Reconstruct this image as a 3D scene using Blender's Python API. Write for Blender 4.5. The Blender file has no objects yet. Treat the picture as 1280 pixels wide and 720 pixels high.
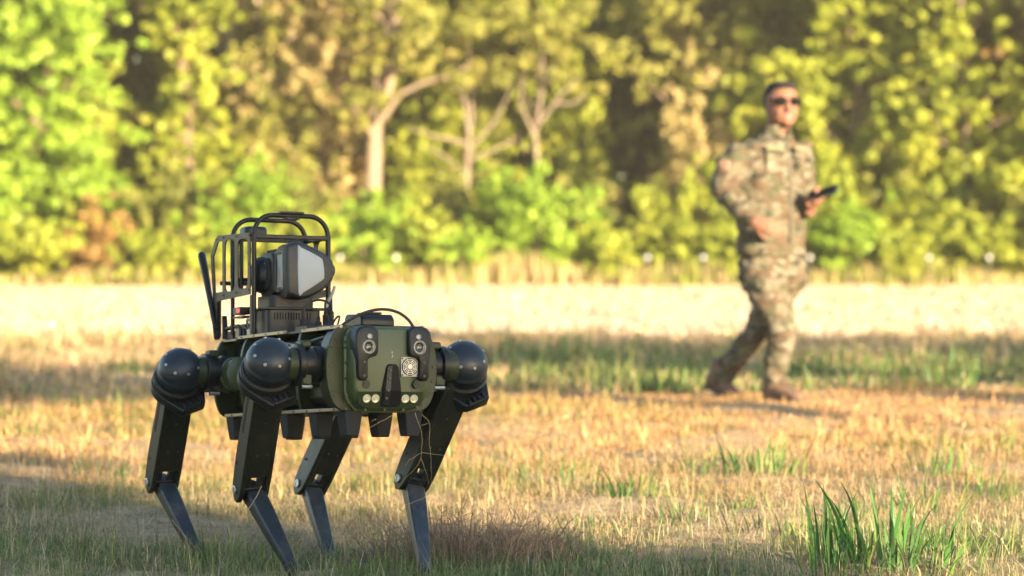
import bpy, bmesh, math, random
import numpy as np
from mathutils import Vector, Matrix, noise as mnoise

R_ = math.radians
random.seed(7)
rng = np.random.default_rng(7)
sc = bpy.context.scene
COL = sc.collection

# ------------------------------------------------------------------ camera, sky, sun, exposure
CAM_H = 0.964
FPX = 3600.0                       # focal length in pixels of a 1280 wide picture
TILT = math.atan(82 / FPX)
SUN_EL = 14.0
SUN_AZ = 40.0                      # degrees to the right of straight behind the camera
cam_d = bpy.data.cameras.new('camera')
cam_d.sensor_width = 36.0
cam_d.lens = FPX / 1280 * 36.0
cam_d.clip_end = 2000
cam_d.clip_start = 0.1
cam_d.dof.use_dof = True
cam_d.dof.focus_distance = 7.95
cam_d.dof.aperture_fstop = 2.95
cam_d.dof.aperture_blades = 0
cam = bpy.data.objects.new('camera', cam_d)
cam.location = (0, 0, CAM_H)
cam.rotation_euler = (math.pi / 2 - TILT, 0, 0)
COL.objects.link(cam)
sc.camera = cam

world = bpy.data.worlds.new('World')
sc.world = world
world.use_nodes = True
wn = world.node_tree.nodes
wl = world.node_tree.links
wn.clear()
w_out = wn.new('ShaderNodeOutputWorld')
w_bg = wn.new('ShaderNodeBackground')
w_sky = wn.new('ShaderNodeTexSky')
w_sky.sky_type = 'NISHITA'
w_sky.sun_disc = False
w_sky.sun_elevation = R_(SUN_EL)
w_sky.sun_rotation = R_(180 - SUN_AZ)
w_sky.air_density = 1.0
w_sky.dust_density = 0.5
w_sky.ozone_density = 1.0
w_bg.inputs['Strength'].default_value = 0.085
wl.new(w_sky.outputs['Color'], w_bg.inputs['Color'])
wl.new(w_bg.outputs['Background'], w_out.inputs['Surface'])

SUN_H = Vector((math.sin(R_(SUN_AZ)), -math.cos(R_(SUN_AZ)), 0))       # horizontal direction to the sun
to_sun = (SUN_H * math.cos(R_(SUN_EL)) + Vector((0, 0, math.sin(R_(SUN_EL))))).normalized()
sun_d = bpy.data.lights.new('sun', 'SUN')
sun_d.energy = 5.0
sun_d.angle = R_(0.53)
sun_d.color = (1.0, 0.79, 0.52)
sun = bpy.data.objects.new('sun', sun_d)
sun.rotation_euler = to_sun.to_track_quat('Z', 'Y').to_euler()
sun.location = (20, -30, 20)
COL.objects.link(sun)

sc.view_settings.view_transform = 'Standard'
sc.view_settings.look = 'None'
sc.view_settings.exposure = 2.35
sc.view_settings.gamma = 1.0
sc.view_settings.use_curve_mapping = False
sc.cycles.use_denoising = True
sc.cycles.max_bounces = 6
sc.cycles.diffuse_bounces = 3
sc.cycles.glossy_bounces = 3
sc.cycles.transmission_bounces = 4
sc.cycles.transparent_max_bounces = 4
sc.cycles.caustics_reflective = False
sc.cycles.caustics_refractive = False

# ------------------------------------------------------------------ helpers
def ground_h(x, y):
    h = 0.012 * math.sin(x * 1.7 + y * 0.6) + 0.01 * math.sin(y * 1.3 - x * 0.8 + 1.0)
    h -= 0.035 * math.exp(-((x + 0.54) ** 2 + (y - 8.54) ** 2) / 0.12)
    return h

def ground_h_np(x, y):
    h = 0.012 * np.sin(x * 1.7 + y * 0.6) + 0.01 * np.sin(y * 1.3 - x * 0.8 + 1.0)
    return h - 0.035 * np.exp(-((x + 0.54) ** 2 + (y - 8.54) ** 2) / 0.12)

def at(px, py, depth):
    """point that the photograph shows at a pixel, at a real distance along y"""
    ct, st = math.cos(TILT), math.sin(TILT)
    dx, dz = (px - 640) / FPX, (360 - py) / FPX
    d = Vector((dx, ct + dz * st, -st + dz * ct))
    return Vector((0, 0, CAM_H)) + d * (depth / d.y)

def on_ground(px, py):
    ct, st = math.cos(TILT), math.sin(TILT)
    dz = (360 - py) / FPX
    d = Vector(((px - 640) / FPX, ct + dz * st, -st + dz * ct))
    t = -CAM_H / d.z
    p = Vector((0, 0, CAM_H)) + d * t
    p.z = ground_h(p.x, p.y)
    return p

MATS = {}
def nodes_of(name):
    m = bpy.data.materials.new(name)
    m.use_nodes = True
    nt = m.node_tree
    return m, nt, nt.nodes['Principled BSDF']

def mat(name, col, rough=0.5, metal=0.0, var=0.25, scale=30.0, bump=0.0, bscale=200.0, dust=0.0, coat=0.0, spec=0.5):
    if name in MATS:
        return MATS[name]
    m, nt, bs = nodes_of(name)
    tc = nt.nodes.new('ShaderNodeTexCoord')
    nz = nt.nodes.new('ShaderNodeTexNoise')
    nz.inputs['Scale'].default_value = scale
    nz.inputs['Detail'].default_value = 6
    nz.inputs['Roughness'].default_value = 0.65
    nt.links.new(tc.outputs['Object'], nz.inputs['Vector'])
    mx = nt.nodes.new('ShaderNodeMix'); mx.data_type = 'RGBA'
    a, b = [max(0, c * (1 - var)) for c in col], [min(1, c * (1 + var)) for c in col]
    mx.inputs[6].default_value = (*a, 1); mx.inputs[7].default_value = (*b, 1)
    nt.links.new(nz.outputs['Fac'], mx.inputs[0])
    last = mx.outputs[2]
    if dust > 0:
        n2 = nt.nodes.new('ShaderNodeTexNoise')
        n2.inputs['Scale'].default_value = scale * 0.4
        n2.inputs['Detail'].default_value = 8
        n2.inputs['Roughness'].default_value = 0.75
        nt.links.new(tc.outputs['Object'], n2.inputs['Vector'])
        rp = nt.nodes.new('ShaderNodeValToRGB')
        rp.color_ramp.elements[0].position = 0.48
        rp.color_ramp.elements[1].position = 0.75
        rp.color_ramp.elements[1].color = (dust, dust, dust, 1)
        nt.links.new(n2.outputs['Fac'], rp.inputs['Fac'])
        m2 = nt.nodes.new('ShaderNodeMix'); m2.data_type = 'RGBA'
        m2.inputs[7].default_value = (0.22, 0.17, 0.11, 1)
        nt.links.new(rp.outputs['Color'], m2.inputs[0])
        nt.links.new(last, m2.inputs[6])
        last = m2.outputs[2]
    nt.links.new(last, bs.inputs['Base Color'])
    mr = nt.nodes.new('ShaderNodeMapRange')
    mr.inputs['To Min'].default_value = max(0.03, rough - 0.1)
    mr.inputs['To Max'].default_value = min(1.0, rough + 0.1)
    nt.links.new(nz.outputs['Fac'], mr.inputs['Value'])
    nt.links.new(mr.outputs['Result'], bs.inputs['Roughness'])
    bs.inputs['Metallic'].default_value = metal
    bs.inputs['Specular IOR Level'].default_value = spec
    if coat:
        bs.inputs['Coat Weight'].default_value = coat
        bs.inputs['Coat Roughness'].default_value = 0.15
    if bump > 0:
        n3 = nt.nodes.new('ShaderNodeTexNoise')
        n3.inputs['Scale'].default_value = bscale
        n3.inputs['Detail'].default_value = 3
        nt.links.new(tc.outputs['Object'], n3.inputs['Vector'])
        bp = nt.nodes.new('ShaderNodeBump')
        bp.inputs['Strength'].default_value = bump
        bp.inputs['Distance'].default_value = 0.002
        nt.links.new(n3.outputs['Fac'], bp.inputs['Height'])
        nt.links.new(bp.outputs['Normal'], bs.inputs['Normal'])
    MATS[name] = m
    return m

def leaf_mat(name, stops, scale=0.9, transl=0.45):
    """leaf colour differs leaf by leaf and patch by patch; part of the light passes through"""
    m, nt, bs = nodes_of(name)
    out = nt.nodes['Material Output']
    geo = nt.nodes.new('ShaderNodeNewGeometry')
    tc = nt.nodes.new('ShaderNodeTexCoord')
    nz = nt.nodes.new('ShaderNodeTexNoise')
    nz.inputs['Scale'].default_value = scale
    nz.inputs['Detail'].default_value = 3
    nt.links.new(tc.outputs['Object'], nz.inputs['Vector'])
    ma = nt.nodes.new('ShaderNodeMath'); ma.operation = 'MULTIPLY_ADD'
    ma.inputs[1].default_value = 0.45
    nt.links.new(geo.outputs['Random Per Island'], ma.inputs[0])
    mb = nt.nodes.new('ShaderNodeMath'); mb.operation = 'MULTIPLY_ADD'
    mb.inputs[1].default_value = 1.7; mb.inputs[2].default_value = -0.58
    nt.links.new(nz.outputs['Fac'], mb.inputs[0])
    nt.links.new(mb.outputs[0], ma.inputs[2])
    rp = nt.nodes.new('ShaderNodeValToRGB')
    els = rp.color_ramp.elements
    while len(els) < len(stops):
        els.new(0.5)
    for i, (p, c) in enumerate(stops):
        els[i].position = p
        els[i].color = (*c, 1)
    nt.links.new(ma.outputs[0], rp.inputs['Fac'])
    nt.links.new(rp.outputs['Color'], bs.inputs['Base Color'])
    bs.inputs['Roughness'].default_value = 0.55
    bs.inputs['Specular IOR Level'].default_value = 0.3
    tr = nt.nodes.new('ShaderNodeBsdfTranslucent')
    nt.links.new(rp.outputs['Color'], tr.inputs['Color'])
    mx = nt.nodes.new('ShaderNodeMixShader')
    mx.inputs[0].default_value = transl
    nt.links.new(bs.outputs[0], mx.inputs[1])
    nt.links.new(tr.outputs[0], mx.inputs[2])
    nt.links.new(mx.outputs[0], out.inputs['Surface'])
    return m

def blade_mat(name, transl=0.35):
    m, nt, bs = nodes_of(name)
    out = nt.nodes['Material Output']
    at_ = nt.nodes.new('ShaderNodeAttribute'); at_.attribute_name = 'Col'
    nt.links.new(at_.outputs['Color'], bs.inputs['Base Color'])
    bs.inputs['Roughness'].default_value = 0.5
    bs.inputs['Specular IOR Level'].default_value = 0.35
    tr = nt.nodes.new('ShaderNodeBsdfTranslucent')
    nt.links.new(at_.outputs['Color'], tr.inputs['Color'])
    mx = nt.nodes.new('ShaderNodeMixShader'); mx.inputs[0].default_value = transl
    nt.links.new(bs.outputs[0], mx.inputs[1]); nt.links.new(tr.outputs[0], mx.inputs[2])
    nt.links.new(mx.outputs[0], out.inputs['Surface'])
    return m

def tag(o, label=None, cat=None, group=None, kind=None):
    if label: o['label'] = label
    if cat: o['category'] = cat
    if group: o['group'] = group
    if kind: o['kind'] = kind
    return o

def empty(name, loc=(0, 0, 0)):
    o = bpy.data.objects.new(name, None)
    o.empty_display_size = 0.1
    COL.objects.link(o)
    o.location = loc
    return o

def frame_of(d, hint=Vector((0, 0, 1))):
    d = Vector(d).normalized()
    if abs(d.dot(hint)) > 0.95:
        hint = Vector((1, 0, 0)) if abs(d.x) < 0.9 else Vector((0, 1, 0))
    a = hint.cross(d).normalized()
    b = d.cross(a).normalized()
    return a, b, d

class MB:
    def __init__(s):
        s.v, s.f = [], []
    def ring_loft(s, rings, cap0=True, cap1=True, closed=True):
        n = len(rings[0]); o = len(s.v)
        for r in rings:
            s.v += [tuple(p) for p in r]
        for i in range(len(rings) - 1):
            for j in range(n if closed else n - 1):
                k = (j + 1) % n
                s.f.append((o + i * n + j, o + i * n + k, o + (i + 1) * n + k, o + (i + 1) * n + j))
        if cap0: s.f.append(tuple(o + j for j in reversed(range(n))))
        if cap1: s.f.append(tuple(o + (len(rings) - 1) * n + j for j in range(n)))
        return s
    def box(s, c, size, M=None):
        c = Vector(c); hx, hy, hz = [q / 2 for q in size]
        M = M or Matrix.Identity(3)
        rs = []
        for z in (-hz, hz):
            rs.append([c + M @ Vector(p) for p in ((-hx, -hy, z), (hx, -hy, z), (hx, hy, z), (-hx, hy, z))])
        return s.ring_loft(rs)
    def lathe(s, org, axis, prof, seg=32, cap0=True, cap1=True):
        a, b, d = frame_of(axis); org = Vector(org); rings = []
        for h, r in prof:
            r = max(r, 1e-4)
            rings.append([org + d * h + (a * math.cos(t) + b * math.sin(t)) * r for t in [2 * math.pi * k / seg for k in range(seg)]])
        return s.ring_loft(rings, cap0, cap1)
    def cyl(s, p0, p1, r0, r1=None, seg=20):
        p0, p1 = Vector(p0), Vector(p1); L = (p1 - p0).length
        return s.lathe(p0, p1 - p0, [(0, r0), (L, r0 if r1 is None else r1)], seg)
    def tube(s, pts, rad, seg=10, cap=True):
        pts = [Vector(p) for p in pts]
        if not hasattr(rad, '__len__'): rad = [rad] * len(pts)
        rings = []; a = None
        for i, p in enumerate(pts):
            d = (pts[min(i + 1, len(pts) - 1)] - pts[max(i - 1, 0)]).normalized()
            if a is None: a, b, _ = frame_of(d)
            else:
                a = (a - d * a.dot(d)).normalized(); b = d.cross(a)
            rings.append([p + (a * math.cos(t) + b * math.sin(t)) * rad[i] for t in [2 * math.pi * k / seg for k in range(seg)]])
        return s.ring_loft(rings, cap, cap)
    def prism(s, outline, fn, d0, d1, inset=0.0):
        """outline of (a, b); fn(a, b, d) -> point; a small inset rounds the far rim"""
        r0 = [Vector(fn(a, b, d0)) for a, b in outline]
        r1 = [Vector(fn(a, b, d1)) for a, b in outline]
        if inset:
            cx = sum(a for a, b in outline) / len(outline); cy = sum(b for a, b in outline) / len(outline)
            def ins(k, d):
                out = []
                for a, b in outline:
                    l = math.hypot(a - cx, b - cy) or 1
                    out.append(Vector(fn(a - (a - cx) / l * k, b - (b - cy) / l * k, d)))
                return out
            sg = 1 if d1 > d0 else -1
            rings = [r0, ins(0, d1 - sg * inset), ins(inset * 0.35, d1 - sg * inset * 0.3), ins(inset, d1)]
        else:
            rings = [r0, r1]
        return s.ring_loft(rings)
    def ball(s, c, ax, ay, az, seg=16, rings=10):
        c = Vector(c); ax, ay, az = Vector(ax), Vector(ay), Vector(az); rs = []
        for i in range(rings + 1):
            p = math.pi * (0.02 + 0.96 * i / rings)
            rs.append([c + (ax * math.cos(t) + ay * math.sin(t)) * math.sin(p) - az * math.cos(p) for t in [2 * math.pi * k / seg for k in range(seg)]])
        return s.ring_loft(rs)
    def mesh(s, name):
        me = bpy.data.meshes.new(name)
        me.from_pydata(s.v, [], s.f)
        bm = bmesh.new(); bm.from_mesh(me)
        bmesh.ops.recalc_face_normals(bm, faces=bm.faces)
        bm.to_mesh(me); bm.free()
        return me
    def build(s, name, m, parent=None, smooth=35, bevel=0.0, loc=None):
        me = s.mesh(name)
        if smooth:
            me.polygons.foreach_set('use_smooth', [True] * len(me.polygons))
            me.set_sharp_from_angle(angle=R_(smooth))
        o = bpy.data.objects.new(name, me)
        COL.objects.link(o)
        if m: me.materials.append(m)
        if parent: o.parent = parent
        if loc is not None: o.location = loc
        if bevel:
            b = o.modifiers.new('bevel', 'BEVEL'); b.width = bevel; b.segments = 2; b.limit_method = 'ANGLE'; b.angle_limit = R_(40)
        return o

def obj_from(name, me, parent=None, loc=None):
    o = bpy.data.objects.new(name, me); COL.objects.link(o)
    if parent: o.parent = parent
    if loc is not None: o.location = loc
    return o

def np_mesh(name, V, F, m, col=None, smooth=False):
    """V (n,3); F list of index arrays, one per polygon size"""
    me = bpy.data.meshes.new(name)
    me.vertices.add(len(V)); me.vertices.foreach_set('co', np.ascontiguousarray(V, dtype=np.float32).ravel())
    loops = np.concatenate([f.ravel() for f in F]).astype(np.int32)
    totals = np.concatenate([np.full(len(f), f.shape[1]) for f in F]).astype(np.int32)
    starts = np.concatenate([[0], np.cumsum(totals)[:-1]]).astype(np.int32)
    me.loops.add(len(loops)); me.loops.foreach_set('vertex_index', loops)
    me.polygons.add(len(totals)); me.polygons.foreach_set('loop_start', starts); me.polygons.foreach_set('loop_total', totals)
    if smooth: me.polygons.foreach_set('use_smooth', np.ones(len(totals), dtype=bool))
    me.update(calc_edges=True)
    if col is not None:
        at_ = me.attributes.new('Col', 'FLOAT_COLOR', 'POINT')
        c4 = np.ones((len(V), 4), dtype=np.float32); c4[:, :3] = col
        at_.data.foreach_set('color', c4.ravel())
    me.materials.append(m)
    return me

# ------------------------------------------------------------------ the ground
def fbm(x, y, s, seed=0):
    r = np.random.default_rng(seed); v = np.zeros_like(x)
    for k in range(7):
        a = r.uniform(0, 2 * math.pi); f_ = s * r.uniform(0.5, 2.2); ph = r.uniform(0, 6.28)
        wob = 0.8 * np.sin(f_ * 0.7 * (x * math.sin(a) - y * math.cos(a)) + ph * 1.7)
        v += np.sin(f_ * (x * math.cos(a) + y * math.sin(a)) + ph + wob)
    return v / 3.0

def ground_material():
    m, nt, bs = nodes_of('dry_field_soil')
    tc = nt.nodes.new('ShaderNodeTexCoord')
    def nz(sc_, det=6, rough=0.6):
        n = nt.nodes.new('ShaderNodeTexNoise'); n.inputs['Scale'].default_value = sc_
        n.inputs['Detail'].default_value = det; n.inputs['Roughness'].default_value = rough
        nt.links.new(tc.outputs['Object'], n.inputs['Vector']); return n
    n1, n2, n3 = nz(0.7, 5), nz(9, 8, 0.7), nz(70, 6, 0.7)
    r1 = nt.nodes.new('ShaderNodeValToRGB')
    e = r1.color_ramp.elements
    e[0].position = 0.3; e[0].color = (0.21, 0.15, 0.085, 1)
    e[1].position = 0.72; e[1].color = (0.56, 0.42, 0.25, 1)
    k = e.new(0.5); k.color = (0.43, 0.31, 0.18, 1)
    nt.links.new(n2.outputs['Fac'], r1.inputs['Fac'])
    r2 = nt.nodes.new('ShaderNodeValToRGB')
    r2.color_ramp.elements[0].position = 0.52; r2.color_ramp.elements[0].color = (0, 0, 0, 1)
    r2.color_ramp.elements[1].position = 0.7; r2.color_ramp.elements[1].color = (0.55, 0.55, 0.55, 1)
    nt.links.new(n1.outputs['Fac'], r2.inputs['Fac'])
    mx = nt.nodes.new('ShaderNodeMix'); mx.data_type = 'RGBA'
    mx.inputs[7].default_value = (0.13, 0.15, 0.055, 1)
    nt.links.new(r2.outputs['Color'], mx.inputs[0]); nt.links.new(r1.outputs['Color'], mx.inputs[6])
    m2 = nt.nodes.new('ShaderNodeMix'); m2.data_type = 'RGBA'; m2.blend_type = 'MULTIPLY'; m2.inputs[0].default_value = 0.7
    r3 = nt.nodes.new('ShaderNodeValToRGB')
    r3.color_ramp.elements[0].position = 0.35; r3.color_ramp.elements[0].color = (0.4, 0.38, 0.34, 1)
    r3.color_ramp.elements[1].position = 0.62; r3.color_ramp.elements[1].color = (1, 1, 1, 1)
    nt.links.new(n3.outputs['Fac'], r3.inputs['Fac'])
    nt.links.new(mx.outputs[2], m2.inputs[6]); nt.links.new(r3.outputs['Color'], m2.inputs[7])
    sx = nt.nodes.new('ShaderNodeSeparateXYZ'); nt.links.new(tc.outputs['Object'], sx.inputs[0])
    mr = nt.nodes.new('ShaderNodeMapRange'); mr.inputs['From Min'].default_value = 22.5; mr.inputs['From Max'].default_value = 25.0; mr.inputs['To Max'].default_value = .85
    nt.links.new(sx.outputs['Y'], mr.inputs['Value'])
    m3 = nt.nodes.new('ShaderNodeMix'); m3.data_type = 'RGBA'; m3.inputs[7].default_value = (.66, .54, .37, 1)      # paler ground colour towards the far strip
    nt.links.new(mr.outputs[0], m3.inputs[0]); nt.links.new(m2.outputs[2], m3.inputs[6])
    nt.links.new(m3.outputs[2], bs.inputs['Base Color'])
    bs.inputs['Roughness'].default_value = 0.95
    bs.inputs['Specular IOR Level'].default_value = 0.15
    bp = nt.nodes.new('ShaderNodeBump'); bp.inputs['Strength'].default_value = 0.9; bp.inputs['Distance'].default_value = 0.015
    nt.links.new(n3.outputs['Fac'], bp.inputs['Height']); nt.links.new(bp.outputs['Normal'], bs.inputs['Normal'])
    return m

def build_ground():
    def axis(lo, hi, step, far):
        a = list(np.arange(lo, hi + 1e-6, step)); g = step
        while a[-1] < far: g *= 1.5; a.append(a[-1] + g)
        g = step
        while a[0] > -far: g *= 1.5; a.insert(0, a[0] - g)
        return np.array(a)
    xs, ys = axis(-3.5, 3.5, 0.05, 600), axis(6.5, 17, 0.05, 700)
    X, Y = np.meshgrid(xs, ys)
    Z = ground_h_np(X, Y) + (0.012 * fbm(X, Y, 6.0, 3) + 0.006 * fbm(X, Y, 17.0, 4)) * (np.abs(X) < 20)
    V = np.stack([X.ravel(), Y.ravel(), Z.ravel()], 1)
    nx, ny = len(xs), len(ys)
    i = np.arange(nx * ny).reshape(ny, nx)
    F = np.stack([i[:-1, :-1].ravel(), i[:-1, 1:].ravel(), i[1:, 1:].ravel(), i[1:, :-1].ravel()], 1)
    o = obj_from('ground', np_mesh('ground', V, [F], ground_material(), smooth=True))
    tag(o, 'dry grass field with bare tan soil', None, None, 'structure')
build_ground()

# ------------------------------------------------------------------ grass
BLADE = blade_mat('grass_blade')
def blades(P, h, w, lean, col, yaw=None, curl=0.6, tipcol=1.15):
    """one tapered two segment blade at each point; all arguments are arrays"""
    n = len(P)
    yaw = rng.uniform(0, 2 * math.pi, n) if yaw is None else yaw
    d = np.stack([np.cos(yaw), np.sin(yaw), np.zeros(n)], 1)
    fa = yaw + math.pi / 2 + rng.normal(0, 0.5, n)
    s = np.stack([np.cos(fa), np.sin(fa), np.zeros(n)], 1) * (w / 2)[:, None]
    up = np.array([0, 0, 1.0])
    l1, l2 = lean * (1 - curl), lean * (1 + curl)
    seg1 = d * np.sin(l1)[:, None] + up * np.cos(l1)[:, None]
    seg2 = d * np.sin(l2)[:, None] + up * np.cos(l2)[:, None]
    m_ = P + seg1 * (h * 0.5)[:, None]
    t = m_ + seg2 * (h * 0.5)[:, None]
    t[:, 2] = np.maximum(t[:, 2], P[:, 2] + 0.004)
    V = np.empty((n, 5, 3)); V[:, 0] = P - s; V[:, 1] = P + s; V[:, 2] = m_ + s * 0.8; V[:, 3] = m_ - s * 0.8; V[:, 4] = t
    C = np.repeat(col[:, None, :], 5, 1); C[:, 4] *= tipcol
    b = np.arange(n)[:, None] * 5
    return V.reshape(-1, 3), b + np.array([[0, 1, 2, 3]]), b + np.array([[3, 2, 4]]), np.clip(C.reshape(-1, 3), 0, 1)

PAL = np.array([(.56, .40, .21), (.47, .32, .16), (.36, .25, .14), (.25, .24, .085), (.15, .20, .055), (.09, .17, .035), (.24, .15, .085)])
def grass_patch(name, y0, y1, k, extra, dens, hmin, hmax, w0, w1, green, label, seed, tall=0.06, lean_m=0.55, gain=(1, 1, 1)):
    A = (y1 - y0) * 2 * (k * (y0 + y1) / 2 + extra)
    n = int(A * dens * 1.25)
    y = rng.uniform(y0, y1, n); hw = k * y1 + extra
    x = rng.uniform(-hw, hw, n)
    ok = np.abs(x) < k * y + extra
    x, y = x[ok], y[ok]
    patch = fbm(x, y, 1.6, seed) + 0.6 * fbm(x, y, 5.0, seed + 1)
    bare = fbm(x, y, 1.1, seed + 5)
    keep = rng.uniform(0, 1, len(x)) < np.clip(1.25 - 0.15 * np.clip(bare, 0, 2) - 0.6 * np.exp(-(((x - 0.62) / .30) ** 2 + ((y - 8.9) / .42) ** 2)), 0.06, 1)
    x, y, patch = x[keep], y[keep], patch[keep]; n = len(x)
    g = green(x, y, patch)
    u = rng.uniform(0, 1, n)
    idx = np.where(rng.uniform(0, 1, n) < g, np.where(u < 0.4, 3, np.where(u < 0.78, 4, 5)), np.where(u < 0.42, 0, np.where(u < 0.75, 1, np.where(u < 0.92, 2, 6))))
    col = PAL[idx] * rng.uniform(0.5, 1.4, (n, 1)) * (1 + rng.normal(0, 0.05, (n, 3)))
    col = col * (gain(y)[:, :] if callable(gain) else np.array(gain))
    tuft = fbm(x, y, 11.0 if y1 < 20 else 5.0, seed + 9) + .6 * fbm(x, y, 26.0 if y1 < 20 else 9.0, seed + 10)
    h = rng.uniform(hmin, hmax, n) * (1 + 0.42 * np.clip(patch, -.8, 1.6))
    tl = rng.uniform(0, 1, n) < tall
    h = np.where(tl, h * rng.uniform(1.4, 2.3, n), h)
    h *= np.clip(0.85 + 0.45 * tuft, 0.35, 1.9)
    w = rng.uniform(w0, w1, n)
    lean = np.abs(rng.normal(lean_m, 0.45, n)); lean = np.where(tl, lean * 0.6, lean)
    P = np.stack([x, y, ground_h_np(x, y) - 0.004], 1)
    V, F4, F3, C = blades(P, h, w, np.clip(lean, 0.02, 1.45), np.clip(col, 0.01, 0.9))
    o = obj_from(name, np_mesh(name, V, [F4, F3], BLADE, C))
    tag(o, label, 'grass', None, 'stuff')
    return o

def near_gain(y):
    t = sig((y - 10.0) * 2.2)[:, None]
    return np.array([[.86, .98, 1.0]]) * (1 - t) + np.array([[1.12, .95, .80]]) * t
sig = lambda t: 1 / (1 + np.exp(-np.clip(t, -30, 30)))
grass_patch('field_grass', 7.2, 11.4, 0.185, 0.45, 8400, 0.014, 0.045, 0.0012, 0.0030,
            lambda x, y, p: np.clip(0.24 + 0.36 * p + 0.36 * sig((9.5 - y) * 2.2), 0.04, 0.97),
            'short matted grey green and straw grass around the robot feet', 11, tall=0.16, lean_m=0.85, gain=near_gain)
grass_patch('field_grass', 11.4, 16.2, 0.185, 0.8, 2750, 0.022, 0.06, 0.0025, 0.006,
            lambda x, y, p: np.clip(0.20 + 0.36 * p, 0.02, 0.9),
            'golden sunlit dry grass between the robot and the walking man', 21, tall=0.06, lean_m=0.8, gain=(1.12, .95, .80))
grass_patch('field_grass', 16.2, 24.0, 0.185, 1.5, 640, 0.04, 0.11, 0.008, 0.016,
            lambda x, y, p: np.clip(0.14 + 0.95 * sig((x + 0.1) * 2) * np.exp(-((y - 18.2) / 2.3) ** 2) + 0.2 * p, 0.05, 0.97),
            'green and brown grass in the shaded band at the man\'s boots', 31, tall=0.05, lean_m=0.5)
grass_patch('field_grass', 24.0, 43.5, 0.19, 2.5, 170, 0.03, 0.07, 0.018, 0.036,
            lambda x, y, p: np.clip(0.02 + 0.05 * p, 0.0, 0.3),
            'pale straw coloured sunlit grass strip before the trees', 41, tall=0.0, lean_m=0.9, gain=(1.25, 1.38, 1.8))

def loose_stems():
    n = 30000; y = rng.uniform(7.2, 11.8, n); x = rng.uniform(-2.5, 2.5, n)
    k = np.abs(x) < .185 * y + .35; x, y = x[k], y[k]; n = len(x)
    lying = rng.uniform(0, 1, n) < .72
    h = np.where(lying, rng.uniform(.02, .075, n), rng.uniform(.05, .13, n))
    lean = np.where(lying, rng.uniform(1.1, 1.5, n), np.clip(np.abs(rng.normal(.6, .4, n)), .05, 1.3))
    col = np.array([(.50, .41, .26), (.40, .33, .21), (.27, .25, .14), (.15, .19, .08), (.56, .47, .32), (.16, .10, .06)])[rng.integers(0, 6, n)] * rng.uniform(.55, 1.2, (n, 1))
    P = np.stack([x, y, ground_h_np(x, y) + np.where(lying, rng.uniform(.004, .03, n), 0)], 1)
    V, F4, F3, C = blades(P, h, rng.uniform(.0010, .0024, n), lean, col, curl=.25)
    o = obj_from('loose_stems', np_mesh('loose_stems', V, [F4, F3], BLADE, C))
    tag(o, 'thin loose bent dry stems in the near grass', 'grass', None, 'stuff')
loose_stems()

# ------------------------------------------------------------------ trees and shrubs
def leaf_quads(centres, radii, counts, size, seed, flat=0.0, droop=0.2):
    """diamond leaves scattered through ellipsoid clumps, denser to the rim, outline uneven"""
    r = np.random.default_rng(seed); VV = []
    for c, rad, n in zip(centres, radii, counts):
        d = r.normal(0, 1, (n, 3)); d /= np.linalg.norm(d, axis=1)[:, None]
        q = r.uniform(0, 1, n) ** 0.45 * (1 + 0.25 * np.sin(d[:, 0] * 5 + seed) * np.sin(d[:, 2] * 4 + c[0]))
        p = np.asarray(c) + d * q[:, None] * np.asarray(rad)
        nrm = d * 0.6 + r.normal(0, 0.6, (n, 3)) + np.array([0, 0, 0.35]); nrm /= np.linalg.norm(nrm, axis=1)[:, None]
        t = r.normal(0, 1, (n, 3)); t[:, 2] -= droop; t -= nrm * np.sum(t * nrm, 1)[:, None]; t /= np.linalg.norm(t, axis=1)[:, None]
        b = np.cross(nrm, t)
        L = size * r.uniform(0.6, 1.35, n)[:, None]; Wd = L * r.uniform(0.28, 0.45, (n, 1))
        V = np.stack([p - t * L * 0.5, p + b * Wd - nrm * L * 0.06, p + t * L * 0.5, p - b * Wd - nrm * L * 0.06], 1)
        VV.append(V.reshape(-1, 3))
    V = np.concatenate(VV)
    F = np.arange(len(V)).reshape(-1, 4)
    return V, F

LEAF = {
    'yellow': leaf_mat('leaf_yellow_green', [(0.0, (0.207, 0.259, 0.038)), (0.4, (0.317, 0.371, 0.043)), (0.75, (0.427, 0.450, 0.057)), (1.0, (0.492, 0.462, 0.076))]),
    'bright': leaf_mat('leaf_bright_green', [(0.0, (0.185, 0.304, 0.034)), (0.5, (0.295, 0.428, 0.043)), (1.0, (0.403, 0.517, 0.066))]),
    'olive': leaf_mat('leaf_olive', [(0.0, (0.175, 0.191, 0.047)), (0.45, (0.283, 0.292, 0.057)), (0.75, (0.403, 0.371, 0.085)), (1.0, (0.470, 0.383, 0.123))]),
    'rust': leaf_mat('leaf_rust', [(0.0, (0.218, 0.135, 0.047)), (0.5, (0.372, 0.225, 0.071)), (1.0, (0.458, 0.338, 0.095))]),
    'tan': leaf_mat('leaf_dry_tan', [(0.0, (0.306, 0.247, 0.104)), (0.5, (0.458, 0.371, 0.151)), (1.0, (0.547, 0.450, 0.208))]),
    'dark': leaf_mat('leaf_dark', [(0.0, (0.142, 0.158, 0.038)), (0.5, (0.230, 0.237, 0.057)), (1.0, (0.361, 0.326, 0.095))]),
}
BARK_P = mat('bark_pale', (.38, .30, .22), 0.9, var=0.45, scale=9, bump=1.0, bscale=25, spec=0.2)
BARK_T = mat('bark_dull_tan', (.25, .185, .125), 0.95, var=0.5, scale=9, bump=1.0, bscale=25, spec=0.2)
BARK_M = mat('bark_grey_brown', (.22, .17, .12), 0.95, var=0.45, scale=9, bump=1.0, bscale=25, spec=0.2)
BARK_D = mat('bark_brown', (.17, .12, .08), 0.95, var=0.45, scale=9, bump=1.0, bscale=25, spec=0.2)

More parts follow.
